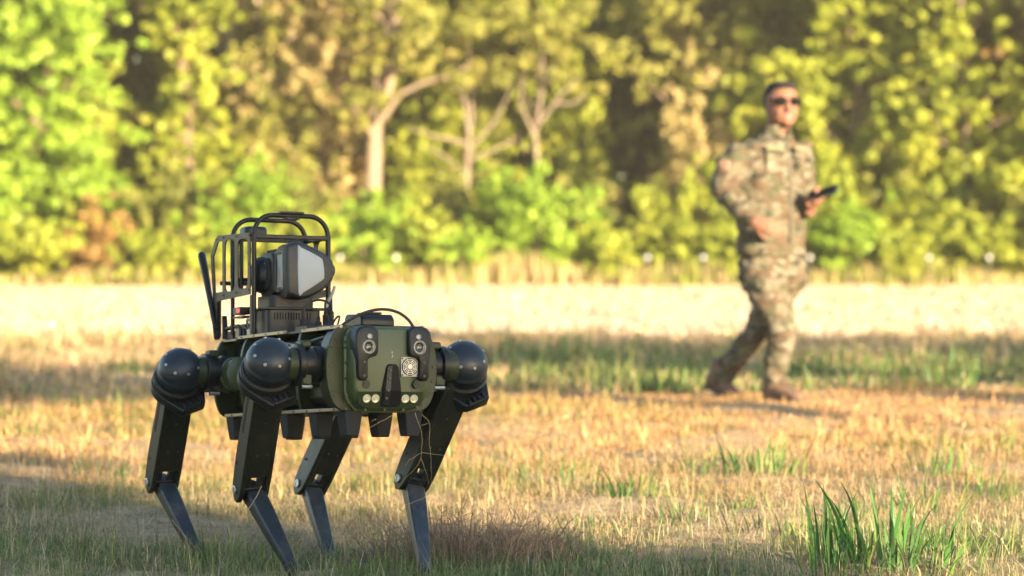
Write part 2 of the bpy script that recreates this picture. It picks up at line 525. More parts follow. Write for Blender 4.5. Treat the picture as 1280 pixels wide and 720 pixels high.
def wobble(p0, p1, n, amp, rr):
    p0, p1 = Vector(p0), Vector(p1); L = (p1 - p0).length; out = []
    for i in range(n + 1):
        t = i / n; e = math.sin(math.pi * min(1, t * 1.0)) if i < n else 0.3
        out.append(p0.lerp(p1, t) + Vector((rr.uniform(-1, 1), rr.uniform(-1, 1), 0)) * amp * L * e)
    return out

# openings in the wood where the picture stays dark or a bare trunk shows
DARK = [(165, 70, 45, 75), (165, 205, 30, 45), (780, 165, 60, 60), (1245, 35, 40, 50), (465, 150, 30, 90), (290, 60, 22, 110), (690, 95, 30, 40), (1010, 20, 25, 30), (600, 110, 25, 40)]
DM = 1.6     # leaf density over all trees
def tree(name, base, top, r0, clumps, leaf, label, cat, bark=None, leafsize=0.13, dens=170, seed=1, limbs=True, extra_limbs=(), group=None, stems=1):
    """base, top: trunk ends in the world. clumps: (dx, dy, z, rx, rz) about the base; trunk and crown are parts"""
    rr = random.Random(seed)
    base, top = Vector(base), Vector(top)
    root = empty(name, base); tag(root, label, cat, group)
    m = MB(); d = top - base
    trunk = [p - base for p in wobble(base, top, 7, 0.02, rr)]
    trunk[0] = Vector((0, 0, -0.08))
    m.tube(trunk, [r0 * (1.35 if i == 0 else 1 - 0.68 * i / 7) for i in range(8)], 9)
    if limbs:
        for (dx, dy, z, rx, rz) in clumps:
            e = Vector((dx, dy, z))
            t = min(0.95, max(0.12, (z - 0.35 * math.hypot(dx - d.x * z / max(d.z, .1), dy)) / max(d.z, 0.1) * 0.85))
            i = t * 7; k = int(i); s = trunk[k].lerp(trunk[min(k + 1, 7)], i - k)
            pts = wobble(s, e, 4, 0.06, rr); rb = r0 * (1 - 0.68 * t) * 0.45
            m.tube(pts, [rb, rb * .8, rb * .6, rb * .4, rb * .2], 6)
            for _ in range(1):
                q = e + Vector((rr.uniform(-1, 1) * rx, rr.uniform(-1, 1) * rx, rr.uniform(-.6, 1) * rz)) * 0.8
                m.tube(wobble(pts[3], q, 2, 0.05, rr), [rb * .35, rb * .25, rb * .1], 5)
    for pts, rb in extra_limbs:
        n = len(pts)
        m.tube([Vector(p) for p in pts], [rb * (1 - 0.75 * i / (n - 1)) for i in range(n)], 8)
    m.build('trunk', bark or BARK_D, root, smooth=60)
    cs, rs, ns = [], [], []
    for (dx, dy, z, rx, rz) in clumps:
        sp_ = .55 if name == 'shade_tree' else .8
        for _ in range(9 if name == 'shade_tree' else 15):
            cs.append((dx + rr.gauss(0, sp_) * rx, dy + rr.gauss(0, sp_) * rx, max(.05, z + rr.gauss(0, sp_) * max(rz, .6 * rx))))
            q = rr.uniform(.24, .58) if name == 'shade_tree' else rr.uniform(.18, .46); rs.append((rx * q, rx * q, max(rz, rx * .5) * q))
            ns.append(int((.3 if z > 5.4 else 1) * DM * dens * rx * rx * q * q * 3.4 * (0.13 / leafsize) ** 2) + 10)
    if name != 'shade_tree':
        keep_ = [i for i, c in enumerate(cs) if rr.random() < .5 or not any(abs(640 + (base.x + c[0]) * FPX / (base.y + c[1]) - k[0]) < k[2] and abs(278 + (CAM_H - c[2]) * FPX / (base.y + c[1]) - k[1]) < k[3] for k in DARK[:4])]
        cs, rs, ns = [cs[i] for i in keep_] or cs[:1], [rs[i] for i in keep_] or rs[:1], [ns[i] for i in keep_] or ns[:1]
    V, F = leaf_quads(cs, rs, ns, leafsize * (1.15 if name == 'shade_tree' else 1.0), seed)
    V = V[:]; V[:, 2] = np.maximum(V[:, 2], 0.02)
    o = obj_from('crown', np_mesh('crown', V, [F], LEAF[leaf]), root)
    return root

def gx(px, D): return (px - 640) * D / FPX
def zz(py, D): return CAM_H + (278 - py) * D / FPX
def shrub(px, D, wpx, top_y, leaf, label, seed, dens=150, leafsize=0.12, n=7, name='shrub', cat='shrub', thin=False, group=None):
    """a bush whose foliage reaches down to the grass; its top is at pixel row top_y"""
    rr = random.Random(seed); H_ = zz(top_y, D); hw = wpx * D / FPX / 2; x = gx(px, D); cl = []
    for i in range(n):
        a = rr.uniform(0, 6.28); q = rr.uniform(.1, .75)
        z = H_ * rr.uniform(.22, .8); sh = 1 - 0.45 * (z / H_) ** 2
        cl.append((math.cos(a) * hw * q * sh, math.sin(a) * hw * q * .8, z, hw * rr.uniform(.3, .52), H_ * rr.uniform(.12, .24)))
    cl.append((0, 0, H_ * .3, hw * .8, H_ * .28)); cl.append((rr.uniform(-.2, .2) * hw, 0, H_ * .78, hw * .45, H_ * .22))
    return tree(name, (x, D, 0), (x + rr.uniform(-.1, .1), D, H_ * .75), 0.035, cl, leaf, label, cat, BARK_D, leafsize, dens, seed, group=group)

def big_tree(px, D, leaf, label, seed, r0=0.14, lean_px=0, H_=9.0, lo=1.5, spread=1.7, n=22, dens=95, bark=None, size=0.15, name='tree', skip=None, group=None):
    rr = random.Random(seed); x = gx(px, D); lx = lean_px * D / FPX; cl = []; n = int(n * 3.2); lo *= .8; spread *= 1.15
    for i in range(n):
        t = (i + rr.uniform(0, 1)) / n
        z = lo + (H_ - lo) * t
        a = rr.uniform(0, 6.28); q = rr.uniform(.15, 1) * spread * (1.0 - 0.55 * abs(t - .35))
        cx, cy = lx * z / H_ + math.cos(a) * q, math.sin(a) * q * .8
        if skip:
            sx, sy = 640 + (x + cx) * FPX / (D + cy), 278 + (CAM_H - z) * FPX / (D + cy)
            if any(abs(sx - k[0]) < k[2] and abs(sy - k[1]) < k[3] for k in skip): continue
        cl.append((cx, cy, z, spread * rr.uniform(.16, .34), spread * rr.uniform(.12, .26)))
    return tree(name, (x, D, 0), (x + lx, D, H_ * .92), r0, cl, leaf, label, 'tree', bark, size, dens, seed, group=group)

big_tree(45, 45.5, 'bright', 'big yellow green leafy tree at the left end of the wood', 101, n=40, lo=0.9, spread=1.75, dens=120, H_=8, skip=DARK)
big_tree(232, 48.0, 'yellow', 'yellow olive tree standing left of the two pale trunks', 102, n=24, lo=1.0, spread=1.15, H_=7.5, dens=120, skip=DARK)
big_tree(292, 52.0, 'olive', 'straight pale trunk tree behind the antenna with foliage high up', 103, r0=0.2, lo=3.6, spread=1.6, n=16, bark=BARK_P, H_=10, lean_px=-8, skip=DARK)
big_tree(262, 54.0, 'olive', 'pale trunk tree just left of the straight pale trunk', 104, r0=0.14, lo=4.2, spread=1.4, n=12, bark=BARK_P, H_=10, skip=DARK)
big_tree(325, 53.0, 'olive', 'slim pale trunk tree right of the straight pale trunk', 105, r0=0.12, lo=3.5, spread=1.4, n=12, bark=BARK_P, H_=10, skip=DARK)
big_tree(395, 49.0, 'tan', 'brownish olive tree above the robot carrying frame', 106, n=26, lo=1.4, spread=1.3, H_=8, dens=110, skip=DARK)
# the leaning pale trunk with its side branch
D_ = 47.6; b0 = Vector((gx(452, D_), D_, 0)); t0 = Vector((gx(505, D_), D_ + .4, 6.6))
def rel(px, py): return (gx(px, D_) - b0.x, -0.1, zz(py, D_))
tree('tree', b0, t0, 0.17, [(-.1, -.4, 2.9, .35, .25), (.25, -.4, 3.6, .4, .3), (0.6, 0, 4.6, .9, .6), (1.3, .3, 5.6, 1.0, .7), (-.5, .3, 5.2, .8, .6), (1.2, -.3, 4.1, .6, .35), (.4, .2, 6.5, 1.2, .7)], 'olive',
     'leaning thick pale trunk tree with a long side branch to the right', 'tree', BARK_T, 0.15, 95, 107,
     extra_limbs=[([rel(478, 150), rel(500, 118), rel(530, 104), rel(562, 96), rel(590, 80)], 0.055), ([rel(484, 120), rel(494, 80), rel(492, 40), rel(505, -20)], 0.08)])
# a bare forked tree and a small many branched one
D_ = 48.0
for px, lab, sd, br in ((585, 'bare many branched pale small tree between the robot and the bright shrub', 108, ((585, 180, 540, 170, 510, 160), (585, 190, 620, 150, 640, 110), (583, 220, 555, 195, 535, 185), (586, 170, 580, 120, 570, 80), (587, 200, 625, 185, 650, 170))),
                        (668, 'pale forked trunk tree behind the bright green shrub', 109, ((668, 170, 650, 130, 655, 90), (670, 160, 700, 120, 725, 95), (672, 150, 680, 100, 676, 60), (690, 130, 715, 130, 735, 118)))):
    b0 = Vector((gx(px, D_), D_, 0))
    lim = [([(gx(q[0], D_) - b0.x, 0, zz(q[1], D_)), (gx(q[2], D_) - b0.x, -.15, zz(q[3], D_)), (gx(q[4], D_) - b0.x, -.1, zz(q[5], D_))], 0.034) for q in br]
    tree('tree', b0, b0 + Vector((.05, 0, 3.2)), 0.075, [(-.5, 0, 3.5, .5, .3), (.5, .2, 3.9, .6, .35), (.1, .3, 4.6, .8, .4)], 'olive', lab, 'tree', BARK_M, 0.13, 110, sd, extra_limbs=lim)
big_tree(520, 53.0, 'yellow', 'yellow leafed tree above the long side branch', 110, n=20, lo=2.6, spread=1.7, H_=9, dens=90, skip=DARK)
big_tree(700, 51.0, 'yellow', 'yellow green tree hanging over the forked trunk', 111, n=26, lo=2.3, spread=1.7, H_=9, dens=95, skip=DARK)
big_tree(800, 54.0, 'olive', 'olive tree behind the dark hollow left of the man', 112, n=20, lo=2.4, spread=1.6, H_=9, skip=DARK)
big_tree(860, 49.0, 'olive', 'olive and yellow tree left of the man\'s head', 113, n=24, lo=1.6, spread=1.2, H_=8, dens=110, skip=DARK)
big_tree(965, 52.0, 'olive', 'olive brown tree right behind the man\'s head', 114, n=26, lo=1.6, spread=1.5, H_=9, skip=DARK)
big_tree(1062, 47.5, 'yellow', 'yellow green tree right of the man\'s shoulder', 115, n=34, lo=0.8, spread=1.4, H_=8, dens=115, skip=DARK)
big_tree(1150, 50.0, 'olive', 'mixed olive and yellow tree with thin pale trunk right of the man', 116, n=26, lo=1.2, spread=1.4, H_=9, bark=BARK_M, r0=.1, skip=DARK)
big_tree(1205, 46.5, 'yellow', 'tall yellow leafed tree near the right end of the wood', 117, n=28, lo=1.3, spread=1.15, H_=8, dens=115, skip=DARK, bark=BARK_M, r0=.1)
big_tree(1290, 48.0, 'rust', 'reddish brown tree at the right end of the wood', 118, n=22, lo=1.0, spread=1.2, H_=7, skip=DARK)
for i, (px, D, lf) in enumerate(((-170, 46, 'yellow'), (-90, 50, 'olive'), (1390, 46, 'yellow'), (1480, 49, 'olive'), (-300, 47, 'olive'), (-420, 46, 'yellow'), (-560, 48, 'olive'), (1600, 46, 'yellow'), (1720, 48, 'olive'), (1850, 47, 'yellow'))):
    big_tree(px, D, lf, ['yellow green tree outside the left edge of the picture', 'olive tree outside the left edge of the picture', 'yellow green tree outside the right edge of the picture', 'olive tree outside the right edge of the picture', 'third tree beyond the left edge of the picture', 'fourth tree beyond the left edge of the picture', 'fifth tree beyond the left edge of the picture', 'third tree beyond the right edge of the picture', 'fourth tree beyond the right edge of the picture', 'fifth tree beyond the right edge of the picture'][i], 130 + i, n=18, lo=.6, spread=2.0, H_=8, dens=60, size=.19)

S = [
 (128, 44.5, 110, 262, 'rust', 'low rust red bush at the foot of the wood on the left'),
 (30, 44.2, 150, 285, 'yellow', 'low yellow green bush in the far left corner of the wood edge'),
 (195, 44.0, 110, 295, 'yellow', 'low yellow bush between the rust bush and the antenna'),
 (318, 45.0, 120, 205, 'bright', 'tall bright green bush behind the robot carrying frame'),
 (285, 44.0, 100, 290, 'yellow', 'low yellow bush directly left of the carrying frame'),
 (455, 44.6, 130, 250, 'bright', 'light green bush right of the sensor head'),
 (540, 44.4, 120, 262, 'yellow', 'yellow green bush left of the brightest green shrub'),
 (672, 44.6, 160, 195, 'bright', 'brightest green round shrub in the middle of the wood edge'),
 (612, 45.2, 90, 225, 'yellow', 'yellow bush tucked against the left of the brightest green shrub'),
 (770, 46.0, 120, 262, 'dark', 'dark green bush right of the brightest green shrub'),
 (838, 44.6, 120, 238, 'yellow', 'yellow bush left of the man at elbow height'),
 (862, 47.5, 100, 110, 'tan', 'tall dead pinkish tan bush left of the man\'s shoulder'),
 (918, 44.0, 90, 285, 'yellow', 'low yellow bush directly behind the man\'s belt'),
 (1075, 44.3, 120, 255, 'bright', 'light green bush right of the hand with the phone'),
 (1150, 45.0, 120, 235, 'yellow', 'yellow green bush right of the light green bush'),
 (1235, 44.4, 130, 262, 'yellow', 'yellow bush in the far right corner of the wood edge'),
 (1040, 45.6, 90, 200, 'yellow', 'yellow bush close behind the phone'),
 (235, 46.0, 110, 215, 'olive', 'olive bush below the yellow olive tree'),
 (395, 46.5, 110, 240, 'olive', 'olive bush between carrying frame and leaning trunk'),
 (730, 47.0, 120, 225, 'olive', 'olive bush beyond the brightest green shrub'),
 (90, 45.2, 120, 225, 'yellow', 'yellow green bush behind the rust red bush'),
 (375, 44.3, 110, 268, 'yellow', 'low yellow green bush behind the sensor head'),
 (500, 45.4, 120, 228, 'yellow', 'yellow bush under the long side branch'),
 (585, 44.1, 110, 285, 'bright', 'low light green bush in front of the many branched small tree'),
 (575, 46.3, 120, 210, 'olive', 'olive bush at the stem of the many branched small tree'),
 (760, 44.3, 110, 292, 'yellow', 'low yellow bush in front of the dark green bush'),
 (985, 44.8, 120, 240, 'yellow', 'yellow green bush directly behind the man\'s chest'),
 (900, 46.3, 130, 190, 'yellow', 'tall yellow green bush behind the man\'s bent elbow'),
 (1110, 46.6, 130, 180, 'olive', 'tall olive bush above the light green bush at the right'),
 (1190, 46.2, 120, 190, 'yellow', 'tall yellow bush left of the reddish brown tree'),
 (1275, 45.6, 110, 215, 'olive', 'olive brown bush at the right edge below the reddish tree'),
 (1120, 44.0, 100, 295, 'yellow', 'lowest yellow bush between the two right stakes'),
 (110, 47.0, 130, -30, 'yellow', 'tall yellow green young tree beside the big tree at the left end'),
 (228, 49.0, 130, 60, 'olive', 'tall olive young tree left of the straight pale trunk'),
 (352, 48.5, 120, 60, 'olive', 'tall olive young tree above the carrying frame'),
 (415, 51.0, 95, 70, 'rust', 'tall rust brown young tree left of the leaning trunk'),
 (533, 50.5, 130, 120, 'yellow', 'yellow young tree just right of the leaning trunk'),
 (622, 51.0, 120, 60, 'olive', 'olive young tree between the branched tree and the forked trunk'),
 (715, 50.0, 110, 60, 'yellow', 'yellow young tree right of the forked trunk'),
 (848, 50.5, 120, 10, 'yellow', 'yellow olive young tree right of the dark hollow'),
 (932, 49.0, 120, 20, 'olive', 'olive young tree touching the left of the man\'s head'),
 (1018, 50.0, 120, 0, 'yellow', 'yellow young tree touching the right of the man\'s head'),
 (1092, 49.5, 130, -20, 'yellow', 'tall yellow green young tree above the phone to the right'),
 (1165, 48.0, 110, 40, 'olive', 'tall olive young tree left of the tall yellow leafed tree'),
 (1228, 49.0, 100, 120, 'tan', 'dry tan young tree left of the reddish brown tree'),
 (60, 48.5, 130, 20, 'bright', 'green young tree inside the big tree at the left end'),
 (-60, 44.5, 140, 260, 'yellow', 'yellow bush outside the left edge of the picture'),
 (1330, 44.5, 140, 250, 'olive', 'olive bush outside the right edge of the picture'),
]
for i, (px, D, w, ty, lf, lab) in enumerate(S):
    tall_ = 'young tree' in lab
    shrub(px, D, w, ty, lf, lab, 200 + i, n=16 if tall_ else 7, dens=110 if tall_ else 150, name='young_tree' if tall_ else 'shrub', cat='tree' if tall_ else 'shrub')

# the depth of the wood behind: a mass nobody could count
def background_wood():
    r = np.random.default_rng(55); cs, rs, ns = [], [], []
    for i in range(1700):
        D = 53 + 13 * r.uniform(0, 1) ** 1.5; x = r.uniform(-25, 25); z = r.uniform(0.2, 11)
        
        if D < 58 and r.uniform() > .45 and any(abs(640 + x * FPX / D - k[0]) < k[2] and abs(278 + (CAM_H - z) * FPX / D - k[1]) < k[3] for k in DARK[:4]): continue
        cs.append((x, D, z)); q = r.uniform(.6, 1.3); rs.append((q, q, q * .75)); ns.append(int(44 * q * q))
    for i in range(420):
        cs.append((r.uniform(-34, 34), r.uniform(67, 74), r.uniform(.5, 13))); q = r.uniform(1.2, 2); rs.append((q, q, q)); ns.append(int(60 * q * q))
    V, F = leaf_quads(cs, rs, ns, 0.52, 56); V[:, 2] = np.maximum(V[:, 2], 0.02)
    o = obj_from('background_wood', np_mesh('background_wood', V, [F], LEAF['dark']))
    tag(o, 'deep shaded wood behind the front trees', 'wood', None, 'stuff')
    # tall dry grass and weeds along the foot of the wood
    n = 18000; y = r.uniform(43.2, 46.5, n); x = r.uniform(-14, 14, n)
    p = fbm(x, y, 1.2, 77)
    hump = np.exp(-((x - gx(640, 44)) / .9) ** 2) * .35
    h = r.uniform(.12, .38, n) * (1 + .45 * np.clip(p, -1, 1.2)) + hump * r.uniform(.3, 1, n)
    g = r.uniform(0, 1, n) < np.clip(.45 + .35 * p - 1.2 * hump, 0.02, .9)
    col = np.where(g[:, None], np.array([.26, .27, .06]), np.array([.46, .35, .16])) * r.uniform(.7, 1.25, (n, 1))
    V, F4, F3, C = blades(np.stack([x, y, np.zeros(n)], 1), h, r.uniform(.02, .045, n), np.abs(r.normal(.2, .2, n)), col)
    o = obj_from('edge_grass', np_mesh('edge_grass', V, [F4, F3], BLADE, C))
    tag(o, 'tall pale dry grass along the foot of the wood', 'grass', None, 'stuff')
background_wood()

# small white topped marker stakes along the wood edge
WHITE = mat('white_cap', (.6, .6, .58), 0.3, var=.05)
STAKE = mat('stake_green', (.05, .07, .04), 0.6)
st0 = empty('marker_stake')
m_ = MB(); m_.cyl((0, 0, -.1), (0, 0, .40), .012, .010, 8); m_.build('stake', STAKE, st0)
m_ = MB(); m_.ball((0, 0, .43), (.036, 0, 0), (0, .036, 0), (0, 0, .036), 12, 8); m_.build('cap', WHITE, st0, smooth=80)
stakes = ((425, 'small white topped stake just right of the sensor head'), (495, 'small white topped stake above the front of the robot'),
          (809, 'small white topped stake left of the man, farther from him'), (879, 'small white topped stake left of the man, next to him'),
          (1012, 'small white topped stake touching the man\'s right edge in the picture'), (1161, 'small white topped stake right of the man, nearer to him'),
          (1236, 'small white topped stake nearest the right edge'))
for i, (px, lab) in enumerate(stakes):
    D = 43.6
    if i == 0: s = st0
    else:
        s = st0.copy(); COL.objects.link(s)
        for ch in list(st0.children):
            c = ch.copy(); COL.objects.link(c); c.parent = s
    s.location = (gx(px, D), D, 0); tag(s, lab, 'stake', 'white topped stakes along the wood edge')

# trees behind the photographer, towards the low sun: their crowns shade the robot and the far band
LDIR = -SUN_H; PDIR = Vector((math.cos(R_(SUN_AZ)), math.sin(R_(SUN_AZ)), 0)); TANE = math.tan(R_(SUN_EL))
def shade_tree(u, s, blobs, label, seed, r0=.12, leaf='olive', dens=150):
    """blobs: (u, s_lo, s_hi, ru): the crown stands where it shades the ground between s_lo and s_hi down the sun's way"""
    b = PDIR * u + LDIR * s; cl = []; rr = random.Random(seed)
    for (bu, s0, s1, ru) in blobs:
        z0, z1 = (s0 - s) * TANE, (s1 - s) * TANE
        o = PDIR * (bu - u)
        cl.append((o.x, o.y, (z0 + z1) / 2, ru, (z1 - z0) / 2))
    top = max(c[2] for c in cl)
    return tree('shade_tree', (b.x, b.y, 0), (b.x, b.y, top), r0, cl, leaf, label, 'tree', BARK_D, 0.2, dens, seed, group='trees behind the photographer')
shade_tree(3.6, -15, [(2.2, 1, 8, 1.5), (3.6, 1, 9, 1.4), (4.2, 1, 7.5, 1.0), (3.2, 7, 14, 1.5), (3.9, 10, 16, 1.2), (4.2, 4, 10, .85), (1.5, 8, 15, 1.6), (4.1, 4, 11, 1.3), (0, 2, 12, 2.2), (4.4, 7, 12.5, 1.0), (4.6, 8.5, 12.5, .7), (4.6, 9, 13, .8), (4.8, 7, 10.5, .5), (4.2, 8, 13, .9)],
           'broad leafy tree behind the photographer that shades the robot', 301, dens=330)
for i, (u, bl, lab) in enumerate((
    (7.9, [(7.7, 14.0, 17.5, .9), (8.6, 13.4, 16.8, .9), (8.2, 19, 23, 1.0), (9.3, 18.5, 22, .8), (9.2, 15.5, 19.5, .8), (8.2, 16, 20, .9)], 'slim tree behind the photographer, nearest the broad shade tree'),
    (10.6, [(9.7, 12.5, 15.2, .9), (10.6, 11.7, 13.2, .7), (10.0, 20, 22, .8)], 'slim tree behind the photographer, second from the broad shade tree'),
    (13.2, [(12.5, 10.4, 16.5, .85), (13.5, 9.6, 16.2, .95), (12.6, 14.5, 19.5, .8), (13.6, 14, 18.5, .9)], 'slim tree behind the photographer, third from the broad shade tree'),
    (15.5, [(14.9, 8.4, 14, 1.0), (16.0, 7.6, 14.0, 1.0), (15.0, 12.5, 18, 1.0), (16.1, 12, 17, .9)], 'slim tree behind the photographer, fourth from the broad shade tree'),
    (18.0, [(17.3, 6.4, 12, 1.0), (18.4, 5.6, 12.0, 1.0), (17.5, 10.5, 16, 1.0), (18.5, 10, 15, .9)], 'slim tree behind the photographer, fifth from the broad shade tree'),
    (20.6, [(20.0, 4, 10, 1.2), (21, 4, 10.5, 1.2), (20.4, 8, 13.5, 1.1)], 'slim tree behind the photographer, farthest from the broad shade tree'))):
    shade_tree(u, -12, bl, lab, 310 + i, r0=.08, dens=300)

# ------------------------------------------------------------------ single plants in the field
def clump(name, px, py, n, hmin, hmax, w, spread, cols, label, cat, seed, lean=(.05, .6), group=None, stem=False):
    """broad leaved tuft: each long blade is a folded strip with several joints"""
    r = random.Random(seed); P = on_ground(px, py); root = empty(name, P); tag(root, label, cat, group)
    V, F, C = [], [], []
    big = []
    for i in range(n):
        a = r.uniform(0, 6.28); q = r.uniform(0, 1) ** .7 * spread
        p = Vector((math.cos(a) * q, math.sin(a) * q, -.006)); h = r.uniform(hmin, hmax) * r.uniform(.55, 1.05); ww = w * r.uniform(.6, 1.2)
        ln = r.uniform(*lean); da = a + r.uniform(-.9, .9); d = Vector((math.cos(da), math.sin(da), 0)); sd = Vector((-math.sin(da), math.cos(da), 0)).lerp(Vector((1, 0, 0)), r.uniform(0, .6)).normalized()
        c = Vector(r.choice(cols)) * r.uniform(.75, 1.25); o = 0; K = 6; vs = []; curl = r.uniform(.4, 1.4)
        pos = p.copy(); v_, f_ = [], []
        for k in range(K + 1):
            t = k / K; wk = ww * (0.55 + .9 * t - 1.45 * t * t) if k < K else 0.0006
            wk = max(wk, .0006); fold = Vector((0, 0, -wk * .25))
            v_ += [pos - sd * wk * .5, pos + fold, pos + sd * wk * .5]
            th = ln * (0.5 + curl * t * t * 1.6)
            pos = pos + (d * math.sin(th) + Vector((0, 0, math.cos(th)))) * (h / K)
        for k in range(K):
            b = k * 3; f_ += [(b, b + 1, b + 4, b + 3), (b + 1, b + 2, b + 5, b + 4)]
        big.append((v_, f_, c))
    single = n <= 60
    if single:
        for v_, f_, c in big:
            me = np_mesh('leaf', np.array([tuple(v) for v in v_]), [np.array(f_)], BLADE, np.array([tuple(c)] * len(v_)), smooth=True)
            obj_from('leaf', me, root)
    else:
        V = np.array([tuple(v) for b in big for v in b[0]]); k = len(big[0][0])
        F = np.concatenate([np.array(b[1]) + i * k for i, b in enumerate(big)]); C = np.repeat(np.array([tuple(b[2]) for b in big]), k, 0)
        o = obj_from('leaves', np_mesh('leaves', V, [F], BLADE, C, smooth=True), root); o['kind'] = 'stuff'
    return root
GR = [(.05, .145, .03), (.07, .175, .04), (.11, .21, .05), (.06, .125, .04)]
LG = [(.12, .20, .04), (.16, .22, .055), (.09, .16, .035), (.24, .24, .08)]
clump('grass_plant', 1118, 708, 58, .13, .33, .018, .16, GR + LG[:1], 'big dark green broad leaved grass plant in the lower right corner', 'plant', 401, (.05, .85))
clump('grass_plant', 1030, 706, 13, .20, .33, .016, .05, GR, 'dark green grass plant with three long blades left of the big one', 'plant', 402, (.1, .55))
clump('grass_plant', 1010, 702, 10, .08, .17, .008, .04, [(.34, .30, .09), (.25, .26, .07)], 'yellowing thin grass plant left of the dark green plants', 'plant', 403, (.1, .5))
clump('grass_plant', 790, 628, 50, .07, .15, .013, .12, GR + LG, 'light green grass tuft between the dry shrub and the man\'s boots', 'plant', 404, (.1, .7))
clump('grass_plant', 950, 602, 58, .09, .20, .014, .17, GR + LG, 'sunlit green grass tuft below the man\'s boots', 'plant', 405, (.1, .9))
clump('grass_plant', 1168, 598, 56, .08, .17, .013, .17, GR + LG, 'sunlit green grass tuft at the right, left of the tall bent stalk', 'plant', 406, (.1, .8))
clump('grass_plant', 1055, 652, 58, .05, .12, .007, .14, GR + [(.12, .13, .05)], 'dark low leafy tuft just behind the big dark green plant', 'plant', 407, (.1, .9))
clump('grass_plant', 925, 640, 50, .04, .10, .007, .15, GR + LG, 'low dark green tuft left of the dark low leafy tuft', 'plant', 408, (.2, 1.0))
clump('grass_plant', 1258, 566, 7, .18, .30, .010, .03, LG, 'tall bent light green stalk plant at the right edge', 'plant', 409, (.25, .6))
clump('grass_plant', 30, 545, 40, .05, .10, .010, .12, GR, 'small dark green tuft at the left edge', 'plant', 410, (.2, .9))
clump('grass_plant', 160, 470, 30, .08, .18, .02, .2, LG, 'far light green tuft left of the robot', 'plant', 411)
clump('grass_plant', 825, 492, 30, .10, .22, .02, .2, LG + GR, 'far green tuft left of the man\'s rear boot', 'plant', 412)
clump('grass_plant', 1180, 490, 34, .10, .24, .02, .25, LG + GR, 'far green tuft right of the man at boot height', 'plant', 413)
clump('grass_plant', 740, 655, 40, .04, .09, .006, .13, LG + GR, 'low green tuft right of the dry shrub', 'plant', 414, (.2, 1.0))
clump('grass_plant', 430, 712, 34, .05, .11, .006, .10, LG, 'light green grass tuft between the robot\'s middle feet', 'plant', 415, (.1, .7))
clump('grass_plant', 232, 712, 12, .05, .10, .006, .05, LG, 'small green tuft at the robot\'s leftmost foot', 'plant', 416, (.1, .7))
clump('grass_plant', 700, 716, 30, .04, .09, .005, .12, GR + LG, 'thin dark green tuft at the bottom edge right of the dry shrub', 'plant', 417, (.1, .8))
clump('grass_plant', 905, 712, 40, .04, .10, .005, .16, GR + LG, 'thin dark green tuft at the bottom edge left of the yellowing plant', 'plant', 418, (.1, .8))
clump('grass_plant', 1225, 690, 58, .07, .17, .007, .2, GR + LG, 'thin bluish green tuft right of the big dark green plant', 'plant', 419, (.1, .9))

EX = [(1165, 716, 58, .06, .16, .006, .18, 'thin grey green tuft at the foot of the big dark green plant, right side'), (1060, 716, 56, .05, .14, .006, .16, 'thin grey green tuft at the foot of the big dark green plant, left side'),
      (985, 668, 54, .04, .11, .006, .18, 'low green weed patch above the yellowing plant'), (860, 655, 50, .04, .10, .006, .2, 'low green weed patch beside the bare soil'), (1130, 640, 56, .05, .13, .007, .2, 'green weed patch behind the big dark green plant'),
      (680, 610, 46, .05, .12, .008, .2, 'green weed patch right of the robot in the golden grass'), (1240, 625, 52, .05, .13, .007, .22, 'green weed patch at the right edge above the bluish tuft'), (870, 600, 46, .05, .12, .008, .18, 'green weed patch left of the sunlit tuft below the man'),
      (60, 640, 56, .04, .09, .005, .2, 'low grey green weed patch in the shaded grass at the far left'), (150, 590, 46, .05, .10, .007, .2, 'green weed patch left of the robot\'s leftmost knee'), (110, 505, 40, .06, .13, .012, .25, 'yellow green weed patch left of the robot body'),
      (270, 690, 50, .04, .09, .005, .16, 'low grey green weed patch between the two left feet'), (770, 700, 46, .03, .08, .005, .18, 'low green weed patch at the bottom of the bare soil')]
for i, (px, py, n, h0, h1, w, sp, lab) in enumerate(EX):
    clump('weed_patch', px, py, n, h0 * 1.5, h1 * 1.5, w * 1.25, sp, GR + LG + [(.30, .26, .12)], lab, 'weeds', 440 + i, (.1, 1.1))

def dry_shrub(px, py, wid, hgt, n, label, seed):
    r = random.Random(seed); P = on_ground(px, py); root = empty('dry_shrub', P); tag(root, label, 'shrub', None); m = MB()
    for i in range(n):
        a = r.uniform(0, 6.28); u_ = r.uniform(0, 1) ** .6; q = u_ * .5 * wid; b = Vector((math.cos(a) * q, math.sin(a) * q * .6, -.01))
        h = hgt * r.uniform(.3, 1.05) * (1 - .45 * u_); d = Vector((math.cos(a) * r.uniform(-.1, .9), math.sin(a) * r.uniform(-.1, .8), 0))
        p1 = b + d * h * .35 + Vector((r.uniform(-.01, .01), 0, h * .5)); p2 = b + d * h * r.uniform(.6, 1.0) + Vector((r.uniform(-.02, .02), 0, h))
        rd = r.uniform(.0012, .0026)
        m.tube([b, p1, p2], [rd, rd * .8, rd * .4], 4)
        for _ in range(r.randint(3, 6)):
            s = b.lerp(p1, r.uniform(.4, 1)) if r.random() < .4 else p1.lerp(p2, r.uniform(0, .9))
            m.tube([s, s + Vector((r.uniform(-1, 1), r.uniform(-1, 1), r.uniform(.0, 1))) * h * .34], [rd * .6, rd * .25], 3)
    m.build('twigs', mat('dry_twig', (.21, .15, .11), .9, var=.6, scale=60, spec=.2), root, smooth=0)
    return root
dry_shrub(590, 695, .60, .20, 430, 'low brown twiggy dry shrub right of the robot\'s front foot', 501)
dry_shrub(480, 690, .26, .06, 120, 'small brown dry twig patch between the robot\'s legs', 502)
dry_shrub(655, 680, .24, .07, 100, 'sparse brown twigs at the right of the dry shrub', 503)

